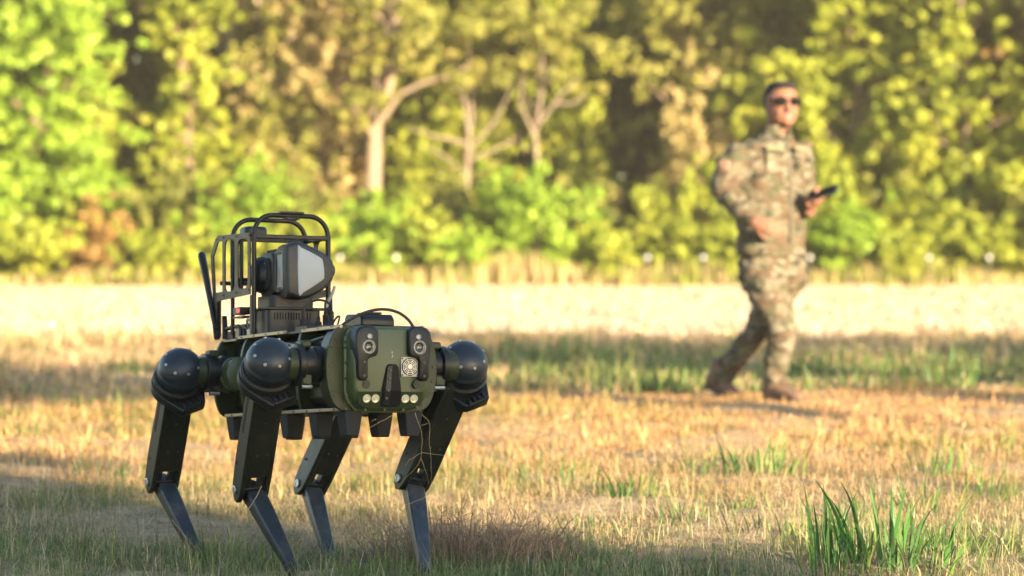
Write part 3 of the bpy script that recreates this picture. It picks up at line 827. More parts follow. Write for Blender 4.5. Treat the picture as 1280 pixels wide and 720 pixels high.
def seed_stalk(px, py, h, bend, label, seed):
    P = on_ground(px, py); r = random.Random(seed); m = MB(); a = r.uniform(0, 6.28); pts = []
    for k in range(9):
        t = k / 8; th = bend * t ** 2.5
        pts.append(Vector((math.cos(a) * h * .35 * th, math.sin(a) * h * .2 * th, -.01 + h * t - h * .16 * th * th * t)))
    m.tube(pts, [.0016 - .0008 * k / 8 for k in range(9)], 5)
    m.tube(pts[-3:], [.003, .0055, .001], 6)
    o = m.build('seed_stalk', mat('straw_stalk', (.44, .32, .15), .8, var=.3, scale=40, spec=.2), None, loc=P); tag(o, label, 'grass stalk', 'dry seed stalks in the field')
    return o
for i, (px, py, h, lab) in enumerate(((1062, 532, .16, 'dry seed stalk right of the man\'s front boot'), (985, 540, .13, 'dry seed stalk below the man\'s front boot'), (1130, 545, .12, 'dry seed stalk right of the green tuft below the man'),
                                     (1200, 560, .15, 'dry seed stalk near the right edge above the tuft'), (700, 545, .12, 'dry seed stalk right of the robot, in the golden grass'), (1020, 575, .14, 'dry seed stalk between the two sunlit green tufts'))):
    seed_stalk(px, py, h, 1.0, lab, 600 + i)

# ------------------------------------------------------------------ the four legged robot
GREEN = mat('olive_paint', (.038, .060, .018), .40, var=.18, scale=14, bump=.15, bscale=350, dust=.06)
GREEN_D = mat('olive_paint_dark', (.020, .031, .011), .42, spec=.3, var=.2, scale=14, bump=.15, bscale=350, dust=.1)
BLACK = mat('black_polymer', (.006, .0075, .009), .38, spec=.35, var=.3, scale=25, bump=.25, bscale=500, dust=.06)
DOME = mat('dome_black', (.008, .015, .022), .40, var=.25, scale=18, bump=.12, bscale=400, dust=.05)  # bluish base: the sky's sheen on the domes is put into the colour
LEGM = mat('leg_anodised', (.007, .010, .0075), .42, spec=.3, var=.3, scale=20, bump=.15, bscale=300, dust=.1)
SHANK = mat('shank_carbon', (.020, .032, .047), .36, metal=.15, var=.3, scale=30, bump=.2, bscale=300, dust=.35)  # blue-grey of the reflected sky is put into this base colour
STEEL = mat('steel', (.42, .42, .40), .42, metal=1.0, var=.15, scale=60)
EDGE = mat('bare_aluminium', (.22, .19, .145), .32, metal=.9, var=.2, scale=30, dust=.1)
CAGE = mat('frame_black', (.005, .005, .005), .42, spec=.35, var=.3, scale=40, bump=.2, bscale=400, dust=.06)
PLATE = mat('frame_plate_bronze', (.018, .0145, .010), .45, metal=.2, spec=.3, var=.25, scale=25, dust=.06)
RUBBER = mat('rubber', (.010, .011, .012), .8, var=.3, scale=60, bump=.4, bscale=300)
SLOT = mat('slot_black', (.003, .0035, .004), .6, var=.2, spec=.2)
GREYP = mat('head_grey', (.009, .011, .014), .45, var=.15, scale=30, bump=.2, bscale=500, dust=.1)
PANEL = mat('pale_panel', (.36, .38, .385), .55, var=.06, scale=20, bump=.1, bscale=400)
SILVER = mat('silver_grey', (.26, .27, .27), .4, metal=.4, var=.1)
GLASS = mat('lens_glass', (.004, .005, .007), .06, coat=.6, var=.1)
LEDM = mat('lamp_reflector', (.62, .58, .40), .3, metal=.25, var=.35, scale=200)
TAN = mat('connector_tan', (.30, .22, .12), .5, var=.2)
WIRE = mat('cable_black', (.012, .012, .012), .5, var=.2)
HOSE = mat('cable_pale', (.32, .36, .33), .4, var=.15)
RED = bpy.data.materials.new('red_lamp'); RED.use_nodes = True
_b = RED.node_tree.nodes['Principled BSDF']; _b.inputs['Base Color'].default_value = (.5, .02, .02, 1)
_b.inputs['Emission Color'].default_value = (1, .05, .04, 1); _b.inputs['Emission Strength'].default_value = .5
MARK = mat('white_marking', (.7, .7, .66), .6, var=.05)

RO = Vector((-.55114, 8.25, .55564))
RM = Matrix(((0.45255860746457427, 0.891710485251749, -0.0065663766123879065), (-0.8881962773667552, 0.45140597130459786, 0.08567392802008435), (0.07936044154087958, -0.03294024229787848, 0.9963015912643087)))
BASE = .56
robot = empty('quadruped_robot', RO + RM @ Vector((0, 0, -BASE)))
robot.rotation_euler = RM.to_euler()
tag(robot, 'olive green four legged robot with black domed hips carrying a framed sensor head', 'robot')
UPZ = (0, 0, BASE)
def spline(pts, k=5):
    pts = [Vector(p) for p in pts]; ex = [pts[0] * 2 - pts[1]] + pts + [pts[-1] * 2 - pts[-2]]; out = []
    for i in range(1, len(ex) - 2):
        a, b, c, d = ex[i - 1:i + 3]
        for q in range(k):
            t = q / k; out.append(.5 * (2 * b + (c - a) * t + (2 * a - 5 * b + 4 * c - d) * t * t + (3 * b - a - 3 * c + d) * t ** 3))
    return out + [pts[-1]]
def part(mb, name, m, smooth=35, bevel=0.0): return mb.build(name, m, robot, smooth, bevel, UPZ)
def sub(mb, name, m, parent, smooth=35, bevel=0.0): return mb.build(name, m, parent, smooth, bevel)
def rrect(y0, y1, z0, z1, r, seg=5):
    pts = []
    for (cy, cz, a0) in ((y1 - r, z1 - r, 0), (y0 + r, z1 - r, 90), (y0 + r, z0 + r, 180), (y1 - r, z0 + r, 270)):
        for k in range(seg + 1):
            a = R_(a0 + 90 * k / seg); pts.append((cy + r * math.cos(a), cz + r * math.sin(a)))
    return pts
YZ = lambda a, b, d: (d, a, b)
XZ = lambda a, b, d: (a, d, b)
XY = lambda a, b, d: (a, b, d)

bolt_me = MB().lathe((0, 0, 0), (0, 0, 1), [(0, .0042), (.0022, .0042), (.003, .0034), (.003, .0018), (.0018, .0017)], 10).mesh('bolt'); bolt_me.materials.append(STEEL)
bolt_dark = bolt_me.copy(); bolt_dark.materials.clear(); bolt_dark.materials.append(mat('bolt_black_oxide', (.06, .062, .058), .45, metal=.8, var=.2, scale=60))
bolt_me.polygons.foreach_set('use_smooth', [True] * len(bolt_me.polygons)); bolt_me.set_sharp_from_angle(angle=R_(40))
def bolt(parent, p, n, s=1.0, name='bolt'):
    o = obj_from(name, bolt_me if s > 1.05 else bolt_dark, parent, Vector(p)); o.rotation_euler = Vector(n).to_track_quat('Z', 'Y').to_euler(); o.scale = (s, s, s); return o

# --- hull: core, plates, bulkheads
def d_shape(w, z0, z1, flat, seg=14):
    """bulkhead outline: flat top and bottom, bowed sides"""
    zc, hz = (z0 + z1) / 2, (z1 - z0) / 2; pts = []
    for k in range(seg + 1):
        a = R_(-90 + 180 * k / seg); s = math.sin(a); pts.append((flat + (w - flat) * math.cos(a) ** .8 if abs(math.cos(a)) > 1e-6 else flat, zc + hz * s))
    return pts + [(-a, b) for a, b in reversed(pts)]
core = part(MB().prism(rrect(-.085, .085, -.125, .075, .02), YZ, -.44, .44), 'hull', BLACK, bevel=.003)
sub(MB().prism(rrect(-.094, .094, -.11, -.05, .015), YZ, -.30, .30), 'battery_case', GREEN_D, core, bevel=.003)
top = part(MB().box((-.02, 0, .0865), (.90, .235, .007)), 'top_plate', GREEN_D, bevel=.0015)
for s in (-1, 1):
    sub(MB().box((.30, s * .122, .0875), (.27, .010, .011)), 'edge_rail', EDGE, top, bevel=.002)
    sub(MB().box((-.14, s * .122, .0895), (.36, .012, .011)), 'edge_rail', EDGE, top, bevel=.002)
    sub(MB().box((-.40, s * .115, .085), (.11, .014, .010)), 'edge_rail', EDGE, top, bevel=.003)
bot = part(MB().box((-.01, 0, -.1375), (.88, .225, .007)), 'bottom_plate', GREEN_D, bevel=.0015)
for s in (-1, 1):
    sub(MB().box((-.01, s * .117, -.137), (.86, .008, .011)), 'edge_rail', EDGE, bot, bevel=.002)
for x, w, mt in ((.425, .166, GREEN_D), (.135, .128, GREEN_D), (-.255, .145, GREEN_D), (-.455, .150, GREEN_D)):
    b = part(MB().prism(d_shape(w, -.142, .092, .105), YZ, x - .008, x + .008), 'bulkhead', mt, bevel=.002)
    if x > .4:
        sub(MB().prism(d_shape(w - .012, -.134, .086, .10), YZ, x - .075, x - .0085), 'rim_housing', GREEN_D, b, bevel=.002)
        for s in (-1, 1):
            for z in (.055, .03, -.02, -.06, -.1):
                yy = .105 + (w - .105) * math.sqrt(max(0, 1 - ((z + .025) / .117) ** 2)) - .012
                bolt(b, (x + .0085, s * yy, z), (1, 0, 0), .8)
        for s in (-1, 1):
            for z in (.035, -.085):
                sub(MB().box((x + .012, s * .135, z), (.006, .05, .004)), 'rib', GREEN_D, b)
    else:
        for s in (-1, 1):
            for z in (.05, .0, -.05):
                sub(MB().cyl((x - .010, s * .118, z), (x + .010, s * .118, z), .010, seg=14), 'lightening_hole', BLACK, b)
# hip actuators along each side: finned cylinders with flanges
for sx in (-1, 1):
    for s in (-1, 1):
        x0, x1 = (.15, .36) if sx > 0 else (-.25, -.44)
        L_ = abs(x1 - x0)
        a = part(MB().lathe((x0, s * .135, -.018), (sx, 0, 0), [(0, .034), (.006, .050), (.02, .050), (.021, .046), (.055, .046), (.056, .052), (.066, .052), (.067, .045), (L_ * .55, .045), (L_ * .56, .055), (L_ * .62, .055), (L_ * .63, .047), (L_ - .006, .047), (L_, .040)], 36), 'hip_actuator', GREEN, bevel=.001)
        for k in range(8):
            t = 2 * math.pi * k / 8
            bolt(a, (x0 + sx * L_ * .56 - sx * .001, s * .135 + .050 * math.cos(t), -.018 + .050 * math.sin(t)), (-sx, 0, 0), .8)
        hx = .347 * sx
        k_ = part(MB().lathe((hx, s * .12, -.012), (0, s, 0), [(0, .05), (.05, .05), (.052, .044), (.085, .044), (.087, .055), (.105, .055), (.107, .045), (.135, .043)], 32), 'hip_joint', BLACK, bevel=.001)
        sub(MB().box((hx, s * .195, .042), (.045, .032, .022)), 'cable_box', GREEN_D, k_, bevel=.006)
        sub(MB().box((hx + .02 * sx, s * .20, -.055), (.035, .03, .03)), 'end_stop', GREEN_D, k_, bevel=.004)
        for k in range(7):
            t = 2 * math.pi * k / 7
            bolt(k_, (hx + .049 * math.cos(t), s * .207, -.012 + .049 * math.sin(t)), (0, -s, 0), .8)
        sub(MB().cyl((hx + .03, s * .185, -.075), (hx + .03, s * .215, -.075), .006, seg=10), 'stop_pin', STEEL, k_)
# dark cabling and fittings along the sides
for s in (-1, 1):
    c = part(MB().tube(spline([(-.25, s * .105, .06), (-.15, s * .118, .045), (0, s * .112, .058), (.13, s * .118, .05), (.3, s * .11, .065)]), .006, 8), 'side_cable', WIRE)
    sub(MB().tube(spline([(-.25, s * .112, .03), (-.1, s * .12, .02), (.05, s * .115, .035), (.14, s * .12, .03)]), .004, 8), 'cable', WIRE, c)
    sub(MB().box((-.02, s * .102, .045), (.10, .022, .035)), 'connector_block', BLACK, c, bevel=.004)
    for k in range(9):
        bolt(bot, (-.38 + k * .095, s * .1215, -.137), (0, s, 0), .6)
        bolt(top, (-.38 + k * .095, s * .1285 if k > 5 else s * .1285, .0895), (0, s, 0), .5)
for s in (-1, 1):
    for x in (.415, .22, .005, -.205, -.41):
        m = MB(); rs = []
        for z, a, b in ((-.141, .030, .026), (-.150, .030, .026), (-.200, .024, .020), (-.210, .022, .018)):
            rs.append([(x - a, s * .09 - b, z), (x + a, s * .09 - b, z), (x + a, s * .09 + b, z), (x - a, s * .09 + b, z)])
        part(m.ring_loft(rs), 'skid_pad', RUBBER, bevel=.003)

# --- front face
FY = lambda x: (x - 480.7) * .000595
FZ = lambda y: .030 - (y - 214) * .000541
XF = .497
def face_outline(k=0.0):
    return [(-.080 + k, .084 - k * .6), (.080 - k, .084 - k * .6), (.100 - k, .076 - k), (.112 - k, .055 - k), (.113 - k, -.085 + k), (.104 - k, -.112 + k), (.085 - k, -.134 + k), (.06 - k, -.140 + k), (-.06 + k, -.140 + k), (-.085 + k, -.134 + k), (-.104 + k, -.112 + k), (-.113 + k, -.085 + k), (-.112 + k, .055 - k), (-.100 + k, .076 - k)]
rings = []
for x, k in ((.4335, -.006), (.445, -.006), (.447, 0), (.485, 0), (.494, .004), (XF, .010)):
    rings.append([Vector((x - (max(0, -.092 - b) * .35 if x > .48 else 0), a, b)) for a, b in face_outline(k)])
face = part(MB().ring_loft(rings), 'face_plate', GREEN, smooth=28, bevel=.0015)
# lower sloped lamp strip
m = MB().prism([(FY(312), FZ(436)), (FY(318), FZ(497)), (FY(345), FZ(512)), (FY(600), FZ(512)), (FY(632), FZ(494)), (FY(640), FZ(436))], lambda a, b, d: (d - max(0, -.088 - b) * .32, a, b), .48, XF + .003)
strip = sub(m, 'lamp_strip', GREEN_D, face, bevel=.001)
for cx in (357, 400, 550, 593):
    y, z = FY(cx), FZ(469); x = XF + .003 - max(0, -.088 - z) * .32
    m = MB().lathe((x - .004, y, z), (1, 0, -.28), [(0, .0115), (.0065, .0115), (.007, .0104), (.0058, .0096), (.0048, .006), (.0062, .0045), (.0066, .0005)], 18)
    sub(m, 'lamp', LEDM, face)
for (cx, cy) in ((285, 150), (262, 215), (262, 290), (262, 370), (270, 470), (277, 520), (350, 527), (445, 528), (540, 527), (608, 512), (437, 128), (268, 185)):
    y = FY(cx)
    bolt(face, (XF - .004 if abs(y) < .1 else .447, y if abs(y) < .1 else -.1155, FZ(cy)), (1, 0, 0), .85)
for (cx, cy) in ((640, 500), (690, 300), (690, 380), (690, 220), (680, 150), (670, 450)):
    bolt(face, (.446, .1165, FZ(cy)), (1, 0, 0), .85)
# camera brackets either side
out_l = [(290, 165), (296, 135), (312, 116), (340, 107), (385, 110), (405, 132), (405, 240), (395, 258), (362, 268), (351, 284), (351, 368), (340, 382), (315, 382), (305, 368), (302, 290), (292, 225)]
for s in (-1, 1):
    o_ = [(FY(x) if s < 0 else -FY(x), FZ(y)) for x, y in out_l]
    if s > 0: o_ = list(reversed(o_))
    h = sub(MB().prism(o_, YZ, .470, XF + .016, .006), 'camera_bracket', BLACK, face, smooth=40)
    y = s * .0755
    h2 = sub(MB().lathe((XF + .012, y, FZ(214)), (1, 0, 0), [(0, .0195), (.006, .0195), (.008, .018), (.008, .0166), (.0065, .0156), (.004, .0150)], 28), 'lens_ring', SILVER, face)
    sub(MB().lathe((XF + .012, y, FZ(214)), (1, 0, 0), [(0, .0155), (.0045, .0153), (.0050, .0100), (.0035, .0095), (.0042, .006), (.0046, .0005)], 24), 'lens', GLASS, face, smooth=80)
    sub(MB().lathe((XF + .0145, y + .003 * -s, FZ(162)), (1, 0, 0), [(0, .0075), (.004, .0075), (.0046, .0055), (.003, .005), (.003, .0005)], 18), 'light_sensor', SILVER, face)
    for cy in (290, 358):
        bolt(face, (XF + .0155, s * .0895, FZ(cy)), (1, 0, 0), 1.04)
    # small round vent with cross vanes
    vy, vz = s * .0765, FZ(399)
    v = MB(); v.lathe((XF - .006, vy, vz), (1, 0, 0), [(0, .0125), (.007, .0125)], 20)
    sub(v, 'vent', BLACK, face)
    g = MB()
    for ang in (45, 135):
        M = Matrix.Rotation(R_(ang), 3, 'X'); g.box((XF + .0016, vy, vz), (.0016, .024, .0032), M)
    g.lathe((XF + .0008, vy, vz), (1, 0, 0), [(0, .0075), (.0018, .0075), (.0018, .0052), (0, .0052)], 18, False, False)
    sub(g, 'vent_vanes', GREEN_D, face)
# fan with its wire guard
fy, fz, fs = FY(570), FZ(311), .0262
sub(MB().prism(rrect(fy - fs, fy + fs, fz - fs, fz + fs, .004), YZ, XF - .004, XF + .002), 'fan_frame', SILVER, face)
sub(MB().lathe((XF + .0021, fy, fz), (1, 0, 0), [(0, .0245), (.0008, .0245)], 28), 'fan_opening', SLOT, face)
g = MB()
for r in (.0212, .0166, .0120):
    g.lathe((XF + .004, fy, fz), (1, 0, 0), [(-.001, r), (.0008, r), (.0008, r - .0013), (-.001, r - .0013)], 28, False, False)
for k in range(4):
    g.box((XF + .0036, fy, fz), (.0014, .046, .0012), Matrix.Rotation(R_(45 * k + 22), 3, 'X'))
g.lathe((XF + .003, fy, fz), (1, 0, 0), [(0, .0075), (.002, .0075), (.0025, .006)], 18)
sub(g, 'fan_guard', STEEL, face)
for a in (-1, 1):
    for b in (-1, 1): bolt(face, (XF + .002, fy + a * .0225, fz + b * .0225), (1, 0, 0), .6)
# central recess
zk = -.0885; yk0, yk1 = FY(432), FY(526)
m = MB().prism([(FY(452), FZ(312)), (FY(463), FZ(298)), (FY(500), FZ(298)), (FY(512), FZ(312)), (yk1, zk), (yk0, zk)], YZ, .46, XF + .0042)
rc = sub(m, 'docking_slot', SLOT, face, bevel=.001)
slope = lambda a, b, d: (d - max(0, -.088 - b) * .32, a, b)
m = MB().prism([(yk0, zk - .0002), (yk1, zk - .0002), (FY(530), FZ(505)), (FY(514), FZ(512)), (FY(440), FZ(512)), (FY(428), FZ(505))], slope, .47, XF + .0048)
sub(m, 'docking_slot', SLOT, face, bevel=.001)
m = MB().prism([(FY(454), FZ(312)), (FY(478), FZ(306)), (FY(470), zk_ := FZ(433)), (FY(441), zk_)], YZ, XF + .002, XF + .009)
m.prism([(FY(441), FZ(434)), (FY(470), FZ(434)), (FY(468), FZ(500)), (FY(434), FZ(500))], slope, XF + .002, XF + .009)
sub(m, 'slot_rail', BLACK, face, bevel=.001)
for (cx, cy) in ((468, 328), (462, 372), (455, 432), (451, 470)):
    z = FZ(cy); bolt(face, (XF + .009 - max(0, -.088 - z) * .32, FY(cx), z), (1, 0, 0), 1.0)
m = MB().box((XF + .0006, FY(482), FZ(240)), (.001, .0014, .006)); m.box((XF + .0006, FY(482), FZ(263)), (.001, .004, .0014)); m.box((XF + .0006, FY(484), FZ(256)), (.001, .0012, .005))
sub(m, 'white_mark', MARK, face, smooth=0)
# radio box and looped cable on top of the nose
tb = part(MB().prism([(.30, .0895), (.30, .118), (.312, .128), (.405, .124), (.42, .112), (.42, .0895)], XZ, -.055, .045), 'nose_box', BLACK, bevel=.006)
sub(MB().box((.36, -.005, .1285), (.06, .05, .006)), 'lid', BLACK, tb, bevel=.002)
sub(MB().tube(spline([(.40, -.115, .085), (.41, -.09, .105), (.42, -.05, .126), (.43, 0, .137), (.435, .045, .130), (.44, .075, .110), (.445, .09, .088)]), .0042, 10), 'cable', WIRE, tb)

# --- legs
def rect_rings(pts_wd, latv):
    """stations (centre, width, depth, direction) -> rounded rectangles"""
    rings = []
    for c, w, dp, d in pts_wd:
        d = Vector(d).normalized(); l = (latv - d * latv.dot(d)).normalized(); q = d.cross(l)
        ch = min(w, dp) * .16
        rings.append([Vector(c) + l * a + q * b for a, b in ((-w / 2 + ch, -dp / 2), (w / 2 - ch, -dp / 2), (w / 2, -dp / 2 + ch), (w / 2, dp / 2 - ch), (w / 2 - ch, dp / 2), (-w / 2 + ch, dp / 2), (-w / 2, dp / 2 - ch), (-w / 2, -dp / 2 + ch))])
    return rings
LEGS = [((.347, -.293, 0), (.058, -.237, -.359), (.279, -.203, -.572), 'front leg on the left of the face'),
        ((-.347, -.293, 0), (-.591, -.264, -.339), (-.342, -.245, -.549), 'rear leg at the far left'),
        ((.347, .293, 0), (.156, .215, -.340), (.376, .155, -.599), 'front leg on the right with straw hanging from it'),
        ((-.347, .293, 0), (-.577, .211, -.356), (-.300, .161, -.575), 'rear leg on the far side')]
for hip, knee, foot, lab in LEGS:
    hip, knee, foot = Vector(hip), Vector(knee), Vector(foot)
    td = (knee - hip).normalized(); sd = (foot - knee).normalized()
    sy = 1 if hip.y > 0 else -1
    lat = Vector((0, 1, 0)); lat = (lat - td * td.y).normalized(); dep = td.cross(lat)     # dep points to the front or back
    if dep.x < 0: dep = -dep
    L1 = (knee - hip).length
    ax = Vector((.78, -.15, .60)).normalized()
    P = lambda t: hip + td * (L1 * t)
    leg = part(MB().ring_loft(rect_rings([(P(.12), .070, .062, td), (P(.22), .084, .068, td), (P(.45), .084, .068, td), (P(.62), .082, .070, td), (P(.78), .080, .070, td), (P(.845), .076, .060, td)], lat)), 'leg', LEGM, smooth=30, bevel=.003)
    leg['label'] = lab
    # fork arms with rounded ends round the knee
    for a in (-1, 1):
        ol = [(.19, .032), (.30, .036), (.50, .038), (.70, .042), (.86, .040), (.98, .034), (1.04, .020), (1.065, .0), (1.045, -.020), (.98, -.032), (.84, -.036), (.60, -.035), (.19, -.033)]
        f = sub(MB().prism(ol, lambda p, q, d: P(p) - dep * q + lat * d, a * .0285, a * .0435), 'knee_fork', LEGM, leg, bevel=.003)
        o_ = P(.985) + lat * a * .0445 - dep * .004
        sub(MB().lathe(o_, lat * a, [(0, .0135), (.003, .0135), (.004, .012), (.004, .008), (.002, .007)], 20), 'knee_pin', STEEL, leg)
        bolt(leg, P(.80) + lat * a * .0445 - dep * .02, lat * a, .9)
    sub(MB().box(P(.84) - dep * .022, (.06, .012, .014), Matrix((lat, dep, td)).transposed()), 'cross_bar', LEGM, leg, bevel=.002)
    for a in (-1, 1):
        sub(MB().box(P(.895) + lat * a * .0195 + dep * .012, (.018, .020, L1 * .13), Matrix((lat, dep, td)).transposed()), 'fork_web', LEGM, leg, bevel=.002)
    sub(MB().box(P(.955) + dep * .020, (.056, .012, L1 * .05), Matrix((lat, dep, td)).transposed()), 'knee_bridge', BLACK, leg, bevel=.002)
    # dark of the side groove, put in as a shallow raised black strip
    for a in (-1, 1):
        ol = [(.24, .012), (.26, .020), (.54, .022), (.56, .016), (.55, .006), (.25, .004)]
        sub(MB().prism(ol, lambda p, q, d: P(p) - dep * q + lat * d, a * .041, a * .0442), 'side_slot', SLOT, leg)
    for t, q in ((.19, .024), (.42, .0), (.66, .018), (.66, -.01)):
        bolt(leg, P(t) + dep * (.0352) + lat * (q * 1.1), dep, .75)
    # shank
    L2 = (foot - knee).length; Q = lambda t: knee + sd * (L2 * t)
    lat2 = Vector((0, 1, 0)); lat2 = (lat2 - sd * sd.y).normalized(); dep2 = sd.cross(lat2)
    if dep2.x < 0: dep2 = -dep2
    st = [(Q(-.11), .044, .024, sd), (Q(-.06), .052, .040, sd), (Q(.06), .052, .044, sd), (Q(.14), .050, .040, sd), (Q(.5), .043, .034, sd), (Q(.92), .031, .024, sd)]
    sh = sub(MB().ring_loft(rect_rings(st, lat2)), 'shank', BLACK, leg, smooth=30, bevel=.003)
    m = MB().ring_loft(rect_rings([(Q(.085) + dep2 * .022, .044, .010, sd), (Q(.11) + dep2 * .022, .054, .016, sd), (Q(.32) + dep2 * .020, .052, .016, sd), (Q(.66) + dep2 * .015, .042, .014, sd), (Q(.97) + dep2 * .010, .030, .012, sd)], lat2))
    sub(m, 'shin_guard', SHANK, leg, smooth=30, bevel=.002)
    sub(MB().ball(Q(.985), lat2 * .021, dep2 * .02, sd * .028, 16, 10), 'foot', RUBBER, leg, smooth=80)
    for a in (-1, 1): bolt(leg, Q(.05) + dep2 * .0222 + lat2 * a * .016, dep2, .7)
    # hip: dome, ring bands, slotted flange
    C = hip - ax * .012; R0 = .0665
    prof = [(-.052, R0 * .98), (-.010, R0 * 1.0), (-.008, R0 * 1.035), (.002, R0 * 1.035), (.004, R0)]
    for k in range(1, 13):
        t = k / 12 * math.pi / 2; prof.append((.004 + R0 * .86 * math.sin(t) ** 1.0, max(.0008, R0 * math.cos(t) ** .86)))
    dome = sub(MB().lathe(C, ax, prof, 48), 'hip_dome', DOME, leg, smooth=50)
    for k in range(8):
        t = 2 * math.pi * (k + .35) / 8; a_, b_, _ = frame_of(ax); rr_ = R0 * .76; hh = .004 + R0 * .86 * math.sqrt(1 - (.76) ** 2.3)
        dv = a_ * math.cos(t) + b_ * math.sin(t); bolt(leg, C + ax * (hh - .0005) + dv * rr_, (ax * .62 + dv * .75), 1.15)
    sub(MB().lathe(C, ax, [(-.056, R0 * 1.10), (-.050, R0 * 1.13), (-.036, R0 * 1.13), (-.030, R0 * 1.05)], 48), 'collar', BLACK, leg, smooth=40)
    # flange with a slotted tab on the front lower side
    a_, b_, _ = frame_of(ax)
    down = (Vector((.18, .35, -1)) - ax * Vector((.18, .35, -1)).dot(ax)).normalized(); side = ax.cross(down)
    ol = []
    for k in range(25):
        t = R_(62 + 236 * k / 24); ol.append((math.cos(t) * R0 * 1.17, math.sin(t) * R0 * 1.17))
    ol += [(R0 * 1.42, -R0 * .62), (R0 * 1.50, -R0 * .5), (R0 * 1.50, R0 * .5), (R0 * 1.42, R0 * .62)]
    sub(MB().prism(ol, lambda p, q, d: C + down * p + side * q + ax * d, -.088, -.058), 'flange', BLACK, leg, bevel=.004)
    for q in (-.024, -.008, .008, .024):
        sub(MB().box(C + down * R0 * 1.28 + side * q - ax * .054, (.020, .006, .010), Matrix((down, side, ax)).transposed()), 'slot_rib', BLACK, leg, bevel=.002)
    sub(MB().box(C + down * R0 * 1.46 - ax * .056, (.008, .066, .010), Matrix((down, side, ax)).transposed()), 'tab_lip', BLACK, leg, bevel=.002)
    # link from the flange into the thigh, and the axle back to the body
    sub(MB().ring_loft([[C - ax * .08 + (a_ * math.cos(t) + b_ * math.sin(t)) * .05 for t in [2 * math.pi * k / 20 for k in range(20)]],
                        [P(.2) + (a_ * math.cos(t) + b_ * math.sin(t)) * .036 for t in [2 * math.pi * k / 20 for k in range(20)]]]), 'hip_link', BLACK, leg)
    sub(MB().cyl(hip + Vector((0, -sy * .03, -.012)), hip + Vector((0, -sy * .085, -.012)), .044, .046, 28), 'axle', GREEN_D, leg)

# --- carrying frame
TR = .0072
def hoop(x):
    z0, zt, r = .385, .445, .058; pts = [(x, -.122, .10 if x > -.3 else .27), (x, -.122, z0)]
    for k in range(1, 9):
        a = R_(180 - 90 * k / 8); pts.append((x, -.122 + r + r * math.cos(a), zt - r + r * math.sin(a)))
    for k in range(0, 9):
        a = R_(90 - 90 * k / 8); pts.append((x, .112 - r + r * math.cos(a), zt - r + r * math.sin(a)))
    pts.append((x, .112, .10 if x > -.3 else .27))
    return pts
fr = part(MB().tube(hoop(-.20), TR, 12), 'carrying_frame', CAGE, smooth=60)
sub(MB().tube(hoop(-.37), TR, 12), 'rear_hoop', CAGE, fr, smooth=60)
for x, z in ((-.20, .382), (-.37, .385), (-.37, .265), (-.47, .26)):
    sub(MB().box((x, -.005, z), (.012, .234, .012)), 'cross_bar', CAGE, fr, bevel=.002)
for y in (-.122, .112):
    sub(MB().box((-.285, y, .384), (.17, .010, .012)), 'long_bar', CAGE, fr, bevel=.002)
# side plates: a bronze coloured ladder with rounded windows
def ladder(y, s):
    ol = [(-.205, .392), (-.462, .402), (-.485, .392), (-.522, .345), (-.500, .190), (-.485, .115), (-.468, .115), (-.472, .205), (-.205, .212)]
    wins = [rrect(-.300, -.222, .232, .378, .02), rrect(-.405, -.325, .230, .384, .02), [(-.425, .384), (-.462, .384), (-.500, .342), (-.486, .232), (-.425, .232)]]
    th = .004
    me = bpy.data.meshes.new('side_plate'); bm = bmesh.new()
    loops = [ol] + wins; ed = []
    for lp in loops:
        vs = [bm.verts.new((a, y, b)) for a, b in lp]
        for i in range(len(vs)): ed.append(bm.edges.new((vs[i], vs[(i + 1) % len(vs)])))
    r = bmesh.ops.triangle_fill(bm, use_beauty=True, use_dissolve=False, edges=ed)
    fs = [g_ for g_ in r['geom'] if isinstance(g_, bmesh.types.BMFace)]
    ex = bmesh.ops.extrude_face_region(bm, geom=fs)
    bmesh.ops.translate(bm, verts=[v for v in ex['geom'] if isinstance(v, bmesh.types.BMVert)], vec=(0, s * th, 0))
    bmesh.ops.recalc_face_normals(bm, faces=bm.faces); bm.to_mesh(me); bm.free(); me.materials.append(PLATE)
    o = obj_from('side_plate', me, fr)
    for (bx, bz) in ((-.212, .385), (-.312, .388), (-.415, .393), (-.47, .392), (-.312, .222), (-.212, .225), (-.415, .22), (-.495, .22), (-.508, .30), (-.212, .30)):
        bolt(fr, (bx, y + s * (th + .0002), bz), (0, s, 0), .62)
ladder(-.1295, -1); ladder(.1195, 1)
sub(MB().box((-.207, -.1255, .155), (.016, .009, .11)), 'corner_strip', PLATE, fr, bevel=.001)
for (a, b) in (((-.37, -.122, .27), (-.37, -.122, .10)), ((-.48, -.122, .21), (-.48, -.122, .10)), ((-.37, .112, .27), (-.37, .112, .10)), ((-.30, -.122, .385), (-.30, -.122, .215))):
    sub(MB().tube([a, b], TR * .9, 10), 'post', CAGE, fr)
sub(MB().tube([(-.42, -.122, .12), (-.37, -.118, .125), (-.33, -.118, .125), (-.315, -.118, .115), (-.315, -.118, .095)], .006, 10), 'foot_bar', CAGE, fr)
g = MB(); g.box((-.20, -.005, .4535), (.022, .075, .006)); g.box((-.20, -.005, .437), (.018, .05, .007)); g.cyl((-.212, -.02, .437), (-.188, -.02, .437), .005, seg=10); g.cyl((-.212, .012, .437), (-.188, .012, .437), .005, seg=10)
sub(g, 'handle_clamp', CAGE, fr, bevel=.001)
gp = part(MB().prism(rrect(-.455, -.385, -.072, .0, .02), XY, .403, .428, .008), 'satellite_receiver', GREYP, smooth=40)
sub(MB().box((-.42, -.036, .396), (.05, .05, .014)), 'bracket', CAGE, gp)

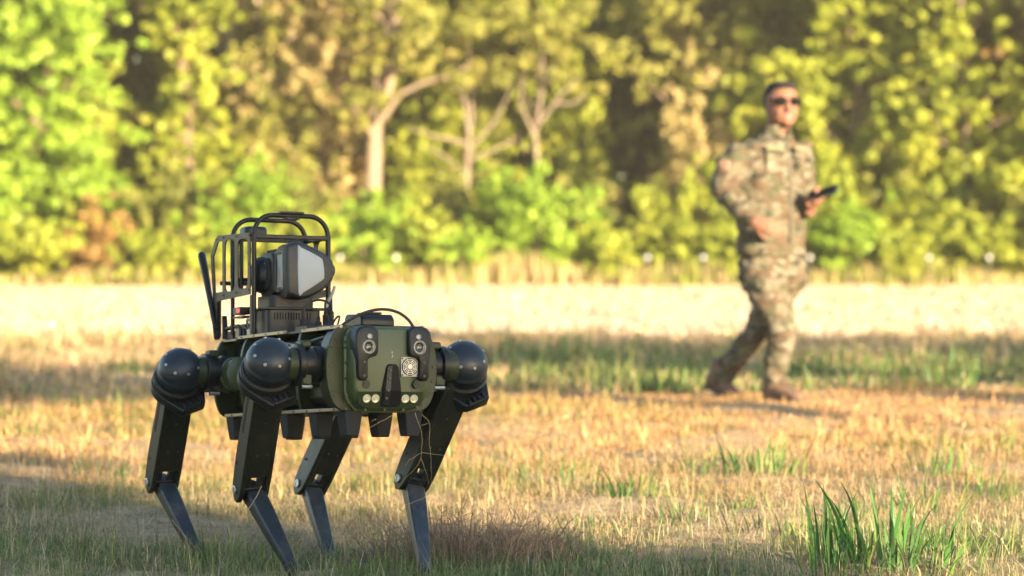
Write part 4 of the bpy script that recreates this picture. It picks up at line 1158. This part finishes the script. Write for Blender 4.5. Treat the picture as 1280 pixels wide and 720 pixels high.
# --- sensor head
# outline of the hood seen from the front, in (y, z)
hood = [(-.066, .340), (-.058, .353), (-.030, .361), (0.0, .356), (.050, .335), (.078, .316), (.088, .300), (.088, .262), (.080, .244), (.055, .221), (.015, .200), (-.018, .193), (-.050, .201), (-.062, .214)]
def smooth_ring(pts, k=3):
    n = len(pts); out = []
    for i in range(n):
        p0, p1, p2, p3 = [pts[(i + j) % n] for j in (-1, 0, 1, 2)]
        for q in range(k):
            t = q / k; out.append(tuple(.5 * (2 * b + (c - a) * t + (2 * a - 5 * b + 4 * c - d) * t * t + (3 * b - a - 3 * c + d) * t ** 3) for a, b, c, d in zip(p0, p1, p2, p3)))
    return out
hood = smooth_ring(hood)
cy0, cz0 = .0, .278
def hr(x, s, dy=0, dz=0): return [Vector((x, cy0 + (a - cy0) * s + dy, cz0 + (b - cz0) * s + dz)) for a, b in hood]
head = part(MB().ring_loft([hr(-.235, .52, -.01), hr(-.21, .72, -.008), hr(-.165, .90, -.003), hr(-.158, .95), hr(-.120, 1.0), hr(-.106, .992), hr(-.099, .965), hr(-.094, .92), hr(-.092, .85)]), 'sensor_head', GREYP, smooth=60)
pan = [(-.024, .338), (-.014, .342), (.044, .316), (.056, .302), (.060, .262), (.052, .246), (-.006, .211), (-.022, .210)]
sub(MB().prism(smooth_ring([(a - .006, b + .002) for a, b in pan], 2), YZ, -.095, -.0885, .003), 'front_panel', PANEL, head, smooth=40)
sub(MB().lathe((-.125, .083, .281), (0, 1, 0), [(0, .019), (.010, .019), (.013, .016), (.013, .004)], 24), 'side_knob', GREYP, head)
# pale side shell and the button pad on the left cheek
sub(MB().prism([(-.170, .330), (-.118, .336), (-.122, .222), (-.166, .214)], XZ, -.050, -.0685), 'side_shell', SILVER, head, bevel=.004)
for z0_ in (.328, .226):
    sub(MB().box((-.146, -.0695, z0_), (.05, .003, .006)), 'shell_edge', GREYP, head)
sub(MB().tube([(-.162, -.0700, .325), (-.158, -.0712, .30), (-.158, -.0712, .25), (-.164, -.0700, .22)], .0035, 8), 'grip_rib', GREYP, head)
body = part(MB().prism(rrect(-.275, -.165, .205, .335, .022), XZ, .055, -.075, .008), 'head_housing', BLACK, smooth=40)
sub(MB().lathe((-.235, -.02, .272), (-.35, -1, 0), [(0, .055), (.06, .055), (.075, .050), (.088, .036), (.096, .016), (.098, .001)], 32), 'camera_ball', BLACK, body, smooth=60)
g = MB()
for k in range(7): g.box((-.262 + k * .014, -.02, .340), (.006, .07, .012))
sub(g, 'cooling_fins', BLACK, body, bevel=.001)
pad = sub(MB().prism([(-.232, .305), (-.222, .318), (-.198, .318), (-.186, .306), (-.190, .285), (-.182, .262), (-.188, .236), (-.202, .226), (-.222, .228), (-.234, .242), (-.230, .262), (-.238, .285)], XZ, -.070, -.084, .003), 'button_pad', RUBBER, body, smooth=40)
for (x, z) in ((-.210, .303), (-.216, .278), (-.204, .280), (-.221, .265), (-.207, .262), (-.213, .243)):
    sub(MB().lathe((x, -.084, z), (0, -1, 0), [(0, .0042), (.0012, .0042), (.0022, .003)], 10), 'button', SILVER, body)
ped = part(MB().prism(rrect(-.285, -.135, -.105, .062, .012), XY, .0905, .165), 'pedestal', BLACK, bevel=.002)
sub(MB().prism(rrect(-.272, -.15, -.088, .05, .02), XY, .165, .208), 'swivel', BLACK, ped, bevel=.003)
sub(MB().box((-.21, -.022, .168), (.165, .18, .007)), 'pedestal_lip', BLACK, ped, bevel=.002)
for k in range(14):
    sub(MB().box((-.1335, -.082 + k * .0085, .146), (.006, .0035, .020)), 'fin', BLACK, ped)
lb = part(MB().box((-.305, -.118, .168), (.055, .035, .022)), 'lamp_box', BLACK, bevel=.002)
sub(MB().box((-.30, -.118, .150), (.08, .03, .005)), 'shelf', CAGE, lb)
for dx in (-.006, .006): sub(MB().box((-.29 + dx, -.1362, .168), (.008, .002, .010)), 'red_light', RED, lb)

# --- antennas, cables and connectors on the back
an = part(MB().tube([(-.463, -.135, .092), (-.471, -.136, .118)], .008, 12), 'antenna', RUBBER)
sub(MB().tube([(-.475, -.136, .125), (-.508, -.138, .20), (-.546, -.14, .29), (-.573, -.142, .347), (-.577, -.142, .355), (-.580, -.142, .359)], [.0075, .0085, .0105, .0125, .011, .006], 16), 'whip', BLACK, an, smooth=60)
g = MB()
for k in range(7):
    z = .094 + k * .0055; x = -.463 - k * .0021; g.lathe((x, -.135, z), (-.28, -.01, 1), [(0, .009), (.0028, .0105), (.0036, .009)], 14)
sub(g, 'coil', RUBBER, an)
a2 = part(MB().tube([(-.435, -.12, .092), (-.442, -.12, .16)], [.009, .008], 12), 'short_antenna', RUBBER)
for y, x, h in ((.075, -.13, .075), (.095, -.14, .095), (-.015, -.085, .045), (.035, -.09, .03), (.06, -.08, .03)):
    c = part(MB().lathe((x, y, .0905), (0, 0, 1), [(0, .0115), (.012, .0115), (.013, .010), (.022, .010)], 16), 'connector', SILVER, bevel=.0005)
    sub(MB().lathe((x, y, .1125), (0, 0, 1), [(0, .0095), (h * .5, .0095), (h * .55, .006), (h, .005)], 14), 'plug', RUBBER, c)
part(MB().tube(spline([(-.085, -.015, .15), (-.08, -.008, .175), (-.075, .02, .19), (-.075, .05, .188), (-.08, .07, .175), (-.09, .055, .165), (-.1, .02, .165)]), .0036, 10), 'looped_cable', WIRE)
part(MB().tube(spline([(-.13, .075, .165), (-.125, .08, .19), (-.115, .09, .215), (-.11, .095, .235)]), .0048, 10), 'pale_hose', HOSE)
part(MB().prism(rrect(-.15, -.10, .105, .15, .014), XY, .0905, .118, .006), 'round_cap', BLACK, smooth=40)
for i, (x, y, z, sx_, sy_, sz, mt) in enumerate(((-.335, -.105, .105, .045, .03, .03, TAN), (-.40, -.10, .10, .05, .04, .025, BLACK), (-.39, -.06, .112, .06, .05, .045, GREYP), (-.30, -.09, .105, .03, .04, .03, BLACK), (-.255, -.112, .103, .03, .012, .022, SILVER), (.03, -.02, .10, .09, .10, .02, BLACK), (.16, .0, .098, .06, .12, .015, BLACK), (-.05, .07, .104, .05, .06, .026, BLACK))):
    part(MB().box((x, y, z), (sx_, sy_, sz)), 'electronics_box', mt, bevel=.003)
for y0_, x0_ in ((-.09, -.30), (-.085, -.27), (-.07, -.33)):
    part(MB().tube(spline([(x0_, y0_, .115), (x0_ + .02, y0_ - .01, .145), (x0_ + .045, y0_ - .012, .142), (x0_ + .06, y0_ - .005, .118)]), .0032, 8), 'cable', WIRE)
part(MB().tube(spline([(-.285, -.1, .11), (-.265, -.118, .135), (-.255, -.115, .14), (-.25, -.105, .11)]), .004, 8), 'pale_hose', HOSE)
part(MB().tube(spline([(-.06, .065, .12), (-.05, .075, .14), (-.03, .075, .14), (-.01, .06, .115)]), .003, 8), 'cable', WIRE)

# dry straw snagged on the front right leg
def loc_w(p): return RO + RM @ Vector(p)
def straw(name, lines, label, rad=.00065):
    p0 = at(*lines[0][0]); m = MB()
    for ln in lines:
        pts = [at(*q) - p0 for q in ln]; dens_ = []
        ex = [pts[0] * 2 - pts[1]] + pts + [pts[-1] * 2 - pts[-2]]
        for i in range(1, len(ex) - 2):
            p0_, p1_, p2_, p3_ = ex[i - 1:i + 3]
            for k in range(4):
                t = k / 4; dens_.append(.5 * (2 * p1_ + (p2_ - p0_) * t + (2 * p0_ - 5 * p1_ + 4 * p2_ - p3_) * t * t + (3 * p1_ - p0_ - 3 * p2_ + p3_) * t ** 3) + Vector((random.uniform(-1, 1), random.uniform(-1, 1), random.uniform(-1, 1))) * .0012)
        dens_.append(pts[-1]); m.tube(dens_, [rad * (1.15 - .7 * i / (len(dens_) - 1)) for i in range(len(dens_))], 5)
    o = m.build(name, mat('dry_straw', (.34, .25, .13), .7, var=.3, scale=60, spec=.3), None, loc=p0); tag(o, label, 'straw'); return o
d_ = 7.62
straw('straw', [[(519, 516, d_), (527, 540, d_), (527, 565, d_), (523, 580, d_), (505, 600, d_), (495, 615, d_)], [(527, 518, d_), (537, 530, d_), (537, 555, d_), (539, 580, d_), (540, 610, d_ - .01)], [(527, 532, d_), (537, 529, d_)],
                [(526, 572, d_), (533, 590, d_), (536, 605, d_)], [(527, 565, d_), (545, 568, d_ - .02), (590, 575, d_ - .03)], [(540, 610, d_), (530, 622, d_), (510, 630, d_), (500, 633, d_)], [(526, 566, d_), (512, 575, d_), (506, 583, d_)]],
      'tangle of pale dry straw dangling from the front right leg')
straw('straw', [[(493, 518, 7.72), (470, 530, 7.68), (456, 538, 7.66)], [(470, 524, 7.69), (464, 527, 7.68)]], 'short dry stem stuck under the front of the robot', .0008)
straw('straw', [[(327, 607, 7.82), (318, 625, 7.8), (298, 655, 7.8), (280, 690, 7.8)]], 'long thin dry stem leaning on the front left leg', .0009)
straw('straw', [[(215, 650, 8.2), (230, 668, 8.15), (245, 685, 8.1)], [(228, 666, 8.15), (240, 690, 8.1)]], 'thin dry stem beside the leftmost foot', .0009)

# ------------------------------------------------------------------ the walking man
SKIN = mat('skin', (.19, .092, .058), .65, spec=.25, var=.12, scale=25, bump=.2, bscale=250)
def camo_mat():
    m, nt, bs = nodes_of('camouflage_cloth')
    tc = nt.nodes.new('ShaderNodeTexCoord'); last = None
    mp = nt.nodes.new('ShaderNodeMapping'); mp.inputs['Scale'].default_value = (1, 1, 1.7)
    nt.links.new(tc.outputs['Object'], mp.inputs['Vector'])
    base = (.122, .104, .070)
    for i, (c, sc_, th, off) in enumerate((((.15, .137, .100), 11, .54, 0), ((.072, .071, .042), 10, .53, 3.1), ((.088, .062, .040), 11, .54, 7.7), ((.030, .033, .022), 12, .59, 12.3), ((.195, .175, .13), 16, .64, 20.0))):
        n = nt.nodes.new('ShaderNodeTexNoise'); n.noise_dimensions = '4D'; n.inputs['W'].default_value = off
        n.inputs['Scale'].default_value = sc_; n.inputs['Detail'].default_value = 4; n.inputs['Roughness'].default_value = .55; n.inputs['Distortion'].default_value = .4
        nt.links.new(mp.outputs['Vector'], n.inputs['Vector'])
        rp = nt.nodes.new('ShaderNodeValToRGB'); rp.color_ramp.elements[0].position = th - .015; rp.color_ramp.elements[1].position = th + .015
        nt.links.new(n.outputs['Fac'], rp.inputs['Fac'])
        mx = nt.nodes.new('ShaderNodeMix'); mx.data_type = 'RGBA'; mx.inputs[7].default_value = (*c, 1)
        nt.links.new(rp.outputs['Color'], mx.inputs[0])
        if last is None: mx.inputs[6].default_value = (*base, 1)
        else: nt.links.new(last, mx.inputs[6])
        last = mx.outputs[2]
    nt.links.new(last, bs.inputs['Base Color']); bs.inputs['Roughness'].default_value = .9; bs.inputs['Specular IOR Level'].default_value = .15
    n = nt.nodes.new('ShaderNodeTexNoise'); n.inputs['Scale'].default_value = 14; n.inputs['Detail'].default_value = 4; n.inputs['Distortion'].default_value = 1.2
    nt.links.new(tc.outputs['Object'], n.inputs['Vector'])
    bp = nt.nodes.new('ShaderNodeBump'); bp.inputs['Strength'].default_value = .5; bp.inputs['Distance'].default_value = .02
    nt.links.new(n.outputs['Fac'], bp.inputs['Height']); nt.links.new(bp.outputs['Normal'], bs.inputs['Normal'])
    return m
CAMO = camo_mat()
BOOT = mat('boot_suede', (.13, .078, .048), .85, var=.25, scale=30, bump=.4, bscale=200, dust=.2)
SOLE = mat('boot_sole', (.07, .05, .035), .9, var=.2)
HAIR = mat('dark_hair', (.008, .006, .005), .85, var=.4, scale=90, bump=.9, bscale=160)
SHADES = mat('sunglass_black', (.006, .006, .007), .6, var=.1, spec=.04)
PHONEM = mat('phone_black', (.012, .014, .018), .3, var=.2)

MD = 15.65
ORG = Vector((at(950, 497, MD).x, MD, 0))
FWD = Vector((math.sin(R_(40)), -math.cos(R_(40)), 0)); RGT = Vector((FWD.y, -FWD.x, 0))     # his own right is nearer to us, on the picture's left
UP = Vector((0, 0, 1))
def mp_(px, py, back=0.0):
    """point on the man: pixel of the photograph, and metres behind (+) or before (-) his middle plane"""
    return at(px, py, MD + back) - ORG

def limb(mb, pts, seg=14):
    """pts: (centre, radius)"""
    mb.tube([p for p, r in pts], [r for p, r in pts], seg)
def ell_loft(mb, stations, seg=22):
    rings = []
    for c, ra, rb, A, B in stations:
        rings.append([Vector(c) + A * (ra * math.cos(t)) + B * (rb * math.sin(t)) for t in [2 * math.pi * k / seg for k in range(seg)]])
    mb.ring_loft(rings)
def remeshed(mb, name, mt, parent, voxel, smooth_it=4, wrinkle=0.0, wscale=9.0, seed=0, sm=.5):
    me = mb.mesh(name); o = bpy.data.objects.new(name, me); COL.objects.link(o)
    md = o.modifiers.new('r', 'REMESH'); md.mode = 'VOXEL'; md.voxel_size = voxel; md.use_smooth_shade = True
    s_ = o.modifiers.new('s', 'SMOOTH'); s_.factor = sm; s_.iterations = smooth_it
    dg = bpy.context.evaluated_depsgraph_get(); dg.update()
    me2 = bpy.data.meshes.new_from_object(o.evaluated_get(dg)); bpy.data.objects.remove(o); bpy.data.meshes.remove(me)
    me2.name = name
    if wrinkle:
        off = Vector((seed * 3.7, seed * 1.3, 0))
        nr = [v.normal.copy() for v in me2.vertices]
        for v, n in zip(me2.vertices, nr):
            p = v.co; q = Vector((p.x * wscale, p.y * wscale, p.z * wscale * 1.6)) + off
            w = abs(mnoise.noise(q)) * 1.6 - .5 + .5 * mnoise.noise(q * 2.3)
            v.co = p + n * (w * wrinkle)
    me2.materials.clear(); me2.materials.append(mt); me2.polygons.foreach_set('use_smooth', [True] * len(me2.polygons))
    o2 = bpy.data.objects.new(name, me2); COL.objects.link(o2); o2.parent = parent
    return o2

man = empty('person', ORG); tag(man, 'man in camouflage uniform and sunglasses walking and holding a phone', 'person')

# joints, from the photograph
HEADC = mp_(977, 130); NECK = mp_(969, 166, .02); CHEST = mp_(962, 210, 0.02); BELLY = mp_(964, 270, 0.02); HIP = mp_(966, 325, .02)
SHR = mp_(921, 194, -.10); SHL = mp_(1000, 190, .15)
ELR = mp_(902, 236, -.13); WRR = mp_(940, 277, -.26)
ELL_ = mp_(1003, 250, .14); WRL = mp_(1012, 263, -.06)
HPR = mp_(948, 335, -.05); HPL = mp_(983, 338, .09)
KNR = mp_(978, 411, -.12); ANR = mp_(968, 478, -.10)          # leading leg, nearly straight
KNL = mp_(950, 414, .14); ANL = mp_(902, 470, .30)            # trailing leg, heel lifting
hf = Vector((math.sin(R_(15)), -math.cos(R_(15)), 0)); hr_ = Vector((hf.y, -hf.x, 0))         # the way his face looks

# --- body: one skin from head to ankles
b = MB()
HZ = .118
ell_loft(b, [(HEADC + UP * (z * HZ) + hf * fo, ra, rb, hr_, hf) for z, ra, rb, fo in ((-1.08, .030, .040, .028), (-1.0, .045, .058, .022), (-.8, .068, .084, .012), (-.5, .083, .094, .004), (-.1, .088, .100, 0), (.3, .088, .104, -.002), (.65, .070, .092, -.006), (.9, .045, .062, -.008), (1.0, .02, .03, -.008))])
limb(b, [(HEADC - UP * .06 - hf * .02, .058), (NECK, .060), (NECK - UP * .07, .075)])
# nose, brow, lips, chin, ears
b.ball(HEADC + hf * .102 - UP * .012, hr_ * .013, hf * .018, UP * .030, 12, 8)
b.ball(HEADC + hf * .112 - UP * .034, hr_ * .019, hf * .016, UP * .012, 12, 8)
b.ball(HEADC + hf * .088 + UP * .030, hr_ * .050, hf * .016, UP * .012, 12, 8)
b.ball(HEADC + hf * .084 - UP * .100, hr_ * .026, hf * .022, UP * .018, 12, 8)
for s in (-1, 1):
    b.ball(HEADC + hr_ * s * .078 - hf * .008 - UP * .012, hr_ * .012, hf * .020, UP * .033, 12, 8)
    b.ball(HEADC + hf * .070 + hr_ * s * .035 - UP * .045, hr_ * .026, hf * .022, UP * .026, 12, 8)
A_, B_ = RGT, FWD
ell_loft(b, [(NECK - UP * .04, .09, .07, A_, B_), (CHEST + UP * .09, .17, .095, A_, B_), (CHEST, .165, .105, A_, B_), (BELLY, .145, .105, A_, B_), (HIP, .15, .105, A_, B_), (HIP - UP * .08, .12, .09, A_, B_)])
for sh, el, wr in ((SHR, ELR, WRR), (SHL, ELL_, WRL)):
    limb(b, [(sh.lerp(CHEST, .25) + UP * .02, .05), (sh, .052), (sh.lerp(el, .5), .047), (el, .040), (el.lerp(wr, .4), .040), (wr, .029), (wr + (wr - el).normalized() * .03, .028)])
for hp, kn, an in ((HPR, KNR, ANR), (HPL, KNL, ANL)):
    limb(b, [(hp + UP * .04, .085), (hp, .085), (hp.lerp(kn, .5), .072), (kn, .055), (kn.lerp(an, .35), .054), (an, .038), (an - UP * .05, .04)])
def hand(mb, wrist, d, palm_n, length=.185, curl=.55, spread=.10, side=1):
    """palm, four unequal fingers that bend and a thumb from the side of the palm"""
    d = d.normalized(); n = (palm_n - d * palm_n.dot(d)).normalized(); l = d.cross(n) * side      # l: thumb side
    pl = length * .5
    ell_loft(mb, [(wrist - d * .01, .026, .020, l, n), (wrist + d * pl * .35, .037, .018, l, n), (wrist + d * pl * .8, .042, .016, l, n), (wrist + d * pl, .040, .013, l, n)], 14)
    for k, (off, fl) in enumerate(((.030, .88), (.010, 1.0), (-.010, .93), (-.029, .72))):
        L_ = length * .5 * fl; p = wrist + d * pl * .92 + l * off; dd = (d + l * off * spread * 30 * .1).normalized(); pts = [(p, .0095)]; ang = curl * .5
        for j, q in enumerate((.45, .32, .25)):
            v = dd * math.cos(ang) + n * math.sin(ang); p = p + v * L_ * q; pts.append((p, .0092 - .0009 * j)); ang += curl
        limb(mb, pts, 8)
    p = wrist + d * pl * .25 + l * .028; pts = [(p, .013)]
    for j, (q, o_) in enumerate(((.035, .75), (.030, .45), (.024, .2))):
        p = p + (d * (1 - o_ * .4) + l * o_ + n * .45).normalized() * q; pts.append((p, .011 - .001 * j))
    limb(mb, pts, 8)
    return pl
hand(b, WRR + Vector((.01, -.02, 0)), mp_(985, 291, -.28) - WRR, Vector((.1, .8, -.1)), length=.19, curl=.35, side=-1)
PH0, PH1 = mp_(1011, 245, -.15), mp_(1046, 236, -.20)
hd = (mp_(1024, 249, -.13) - WRL)
hand(b, WRL + hd.normalized() * .012, hd, Vector((-.15, -.1, 1)), curl=.75, side=1)
body = remeshed(b, 'body', SKIN, man, .0066, 2)

# --- hair, glasses, mouth
h = MB()
ell_loft(h, [(HEADC + UP * (z * HZ) + hf * fo, ra, rb, hr_, hf) for z, ra, rb, fo in ((-.40, .066, .040, -.060), (.0, .091, .062, -.044), (.35, .093, .076, -.034), (.6, .090, .088, -.020), (.8, .076, .098, -.002), (.98, .058, .076, .0), (1.07, .025, .04, 0))])
remeshed(h, 'hair', HAIR, man, .007, 2, .004, 45.0, 2)
g = MB()
for s in (-1, 1):
    ell_loft(g, [(HEADC + hf * (.094 + q) + hr_ * s * .036 + UP * .012, .034 * k, .024 * k, hr_, UP) for q, k in ((-.004, .96), (0, 1), (.006, 1), (.009, .9))], 16)
    g.tube([HEADC + hf * .098 + hr_ * s * .066 + UP * .016, HEADC + hf * .06 + hr_ * s * .079 + UP * .018, HEADC - hf * .01 + hr_ * s * .083 + UP * .014, HEADC - hf * .03 + hr_ * s * .083], .0035, 6)
g.tube([HEADC + hf * .101 + hr_ * .010 + UP * .018, HEADC + hf * .106 + UP * .021, HEADC + hf * .101 - hr_ * .010 + UP * .018], .004, 6)
g.build('sunglasses', SHADES, man, smooth=50)
g = MB(); g.ball(HEADC + hf * .099 - UP * .066, hr_ * .024, hf * .008, UP * .0055, 12, 6); g.ball(HEADC + hf * .097 - UP * .075, hr_ * .020, hf * .008, UP * .006, 12, 6)
g.build('lips', mat('lips', (.42, .16, .13), .45, var=.1), man, smooth=80)

# --- jacket: torso and sleeves in one cloth
j = MB()
HEM = mp_(964, 318, .02)
ell_loft(j, [(NECK - UP * .005, 0.083, 0.075, A_, B_), (NECK - UP * .035, 0.112, 0.088, A_, B_), (CHEST + UP * .14, 0.166, 0.107, A_, B_), (CHEST + UP * .07, 0.225, 0.139, A_, B_), (CHEST - UP * .03, 0.230, 0.155, A_, B_), (BELLY + UP * .05, 0.214, 0.155, A_, B_), (BELLY - UP * .03, 0.209, 0.152, A_, B_), (HEM + UP * .10, 0.214, 0.152, A_, B_), (HEM, 0.223, 0.155, A_, B_), (HEM - UP * .012, 0.219, 0.152, A_, B_)], 28)
for sh, el, wr in ((SHR, ELR, WRR), (SHL, ELL_, WRL)):
    w0 = (wr - el).normalized()
    limb(j, [(sh.lerp(CHEST, .45) + UP * .03, .07), (sh + UP * .0, .082), (sh.lerp(el, .35), 0.0848), (sh.lerp(el, .7), 0.0806), (el, .072), (el.lerp(wr, .3), 0.0700), (el.lerp(wr, .7), 0.0572), (wr - w0 * .005, .043), (wr + w0 * .012, .042)], 18)
remeshed(j, 'jacket', CAMO, man, .011, 5, .016, 8.0, 1, .6)
c = MB()   # stand up collar, zip flap, pockets, shoulder patch, cuffs
cpts = []
for k in range(21):
    t = R_(-160 + 320 * k / 20); cpts.append((math.sin(t) * .083, math.cos(t) * .076))
rings = []
for z, o_ in ((-.03, 1.10), (.012, 1.0), (.020, .98), (.020, .90), (-.03, .95)):
    rings.append([NECK + A_ * (-p * o_) + B_ * (-q * o_ + .0) + UP * z + UP * (.02 * (q < 0)) for p, q in cpts])
for i in range(len(rings) - 1): pass
c.ring_loft(rings, False, False, closed=False)
c.build('collar', CAMO, man, smooth=60)
z_ = MB()
zp = [NECK + B_ * .088 - UP * .045, CHEST + B_ * .128 + UP * .09, CHEST + B_ * .156, BELLY + B_ * .158 + UP * .02, HEM + B_ * .158 + UP * .05, HEM + B_ * .156]
z_.ring_loft([[p - A_ * .018 + B_ * .0, p + A_ * .018 + B_ * .0, p + A_ * .012 + B_ * .004, p - A_ * .012 + B_ * .004] for p in zp])
z_.build('zip_flap', mat('zip_flap_cloth', (.07, .06, .038), .9, var=.3), man, smooth=40)
for s in (-1, 1):
    p = CHEST + A_ * (s * .095) + B_ * .132 + UP * .03; M = Matrix((A_, B_, UP)).transposed() @ Matrix.Rotation(R_(-18 * s), 3, 'Z')
    MB().box(p, (.105, .02, .12), M).build('chest_pocket', CAMO, man, smooth=40, bevel=.006)
    MB().box(p + UP * .075 + B_ * .002, (.105, .012, .022), M).build('name_tape', mat('tape_cloth', (.15, .14, .08), .9, var=.2), man, bevel=.002)
pn = (SHR.lerp(ELR, .35)); pd = (RGT * .85 - Vector((0, 1, 0)) * .35).normalized()
a_, b2, d2 = frame_of(pd)
MB().box(pn + pd * .076, (.062, .062, .012), Matrix((a_, b2, d2)).transposed()).build('shoulder_patch', mat('patch_cloth', (.36, .20, .14), .9, var=.3), man, bevel=.003)

# --- trousers
t_ = MB()
ell_loft(t_, [(HIP + UP * .06, 0.184, 0.130, A_, B_), (HIP, 0.194, 0.138, A_, B_), (HIP - UP * .08, 0.192, 0.135, A_, B_), (HIP - UP * .14, 0.140, 0.108, A_, B_)], 24)
limb(t_, [(HPR + UP * .05, 0.1120), (HPR - UP * .02, 0.1210), (HPR.lerp(KNR, .4), 0.1142), (HPR.lerp(KNR, .75), 0.0986), (KNR, 0.084), (KNR.lerp(ANR, .35), 0.078), (KNR.lerp(ANR, .75), 0.071), (ANR + UP * .02, 0.066), (ANR - UP * .02, 0.058)], 20)
limb(t_, [(HPL + UP * .05, 0.1120), (HPL - UP * .02, 0.1176), (HPL.lerp(KNL, .4), 0.1120), (HPL.lerp(KNL, .75), 0.0986), (KNL, 0.082), (KNL.lerp(ANL, .35), 0.078), (KNL.lerp(ANL, .75), 0.072), (ANL, 0.066), (ANL + (ANL - KNL).normalized() * .03, 0.0627)], 20)
remeshed(t_, 'trousers', CAMO, man, .011, 5, .018, 7.5, 5, .6)
for hp, kn, off in ((HPR, KNR, .095), (HPL, KNL, .09)):
    p = hp.lerp(kn, .62) + RGT * (off if hp is HPR else -off); M = Matrix((FWD, RGT, UP)).transposed()
    MB().box(p - RGT * (.02 if hp is HPR else -.02), (.12, .02, .15), M).build('cargo_pocket', CAMO, man, bevel=.008)

# --- boots
def boot(an, toe, up_, name='boot'):
    """an: ankle, toe: way the toes point, up_: the shaft's way"""
    toe = toe.normalized(); sd_ = toe.cross(up_).normalized(); up_ = sd_.cross(toe).normalized(); m = MB()
    limb(m, [(an + up_ * .08, .056), (an + up_ * .02, .055), (an - up_ * .03, .050)], 16)
    rings = []
    for f_, w, h0, h1 in ((-.075, .022, -.075, -.03), (-.068, .036, -.09, .0), (-.03, .042, -.092, .03), (.03, .043, -.09, .02), (.09, .046, -.09, -.02), (.14, .050, -.09, -.035), (.18, .044, -.088, -.045), (.205, .026, -.082, -.055)):
        c_ = an + toe * f_ + up_ * (h0 + h1) / 2; rings.append([c_ + sd_ * (w * math.cos(q)) + up_ * ((h1 - h0) / 2 * math.sin(q)) for q in [2 * math.pi * k / 16 for k in range(16)]])
    m.ring_loft(rings)
    bo = remeshed(m, name, BOOT, man, .008, 4)
    s_ = MB(); ol = [(-.078, .026), (-.05, .040), (.03, .042), (.10, .049), (.16, .048), (.20, .030), (.212, 0)]; ol = ol + [(a, -b) for a, b in reversed(ol[:-1])]
    s_.prism(ol, lambda p, q, d: an + toe * p + sd_ * q + up_ * d, -.104, -.080)
    s_.build('sole', SOLE, bo, bevel=.003)
    l_ = MB()
    for k in range(5):
        p = an + toe * (.052 + .0 * k) + up_ * (.055 - k * .016) + toe * (max(0, k - 1) * .014); l_.tube([p - sd_ * .026, p + toe * .008, p + sd_ * .026], .004, 6)
    l_.build('laces', SOLE, bo)
ANRb = Vector((ANR.x, ANR.y, .098))
boot(ANRb, FWD + Vector((0, 0, .02)), UP)
ANLb = ANL + (ANL - KNL).normalized() * .02; ANLb.z = max(ANLb.z, .125)
boot(ANLb, FWD * 1.0 + Vector((0, 0, -.28)), UP + FWD * .28)

# --- the phone in his hand
pc = (PH0 + PH1) / 2 + ORG; d = (PH1 - PH0).normalized(); n_ = (Vector((-.25, -.45, .85)) - d * Vector((-.25, -.45, .85)).dot(d)).normalized(); l_ = n_.cross(d)
ph = empty('phone', pc - n_ * .006); tag(ph, 'black phone held out in the man\'s hand', 'phone')
M = Matrix((d, l_, n_)).transposed()
MB().box(n_ * .006, (.165, .082, .014), M).build('phone_case', PHONEM, ph, bevel=.004)
MB().box(n_ * .0136, (.150, .070, .001), M).build('screen', SHADES, ph)

# ------------------------------------------------------------------ golden evening haze over the field
def build_haze():
    m = bpy.data.materials.new('evening_haze'); m.use_nodes = True; nt = m.node_tree; nt.nodes.clear()
    out = nt.nodes.new('ShaderNodeOutputMaterial'); v = nt.nodes.new('ShaderNodeVolumePrincipled')
    v.inputs['Color'].default_value = (.97, .90, .74, 1); v.inputs['Density'].default_value = HAZE; v.inputs['Anisotropy'].default_value = 0.0
    nt.links.new(v.outputs['Volume'], out.inputs['Volume'])
    o = MB().box((0, 22, 6.5), (90, 110, 15.4)).build('haze', m, None, smooth=0)
    tag(o, 'thin golden evening haze over the whole field', 'haze', None, 'stuff')
HAZE = 0.0008
build_haze()
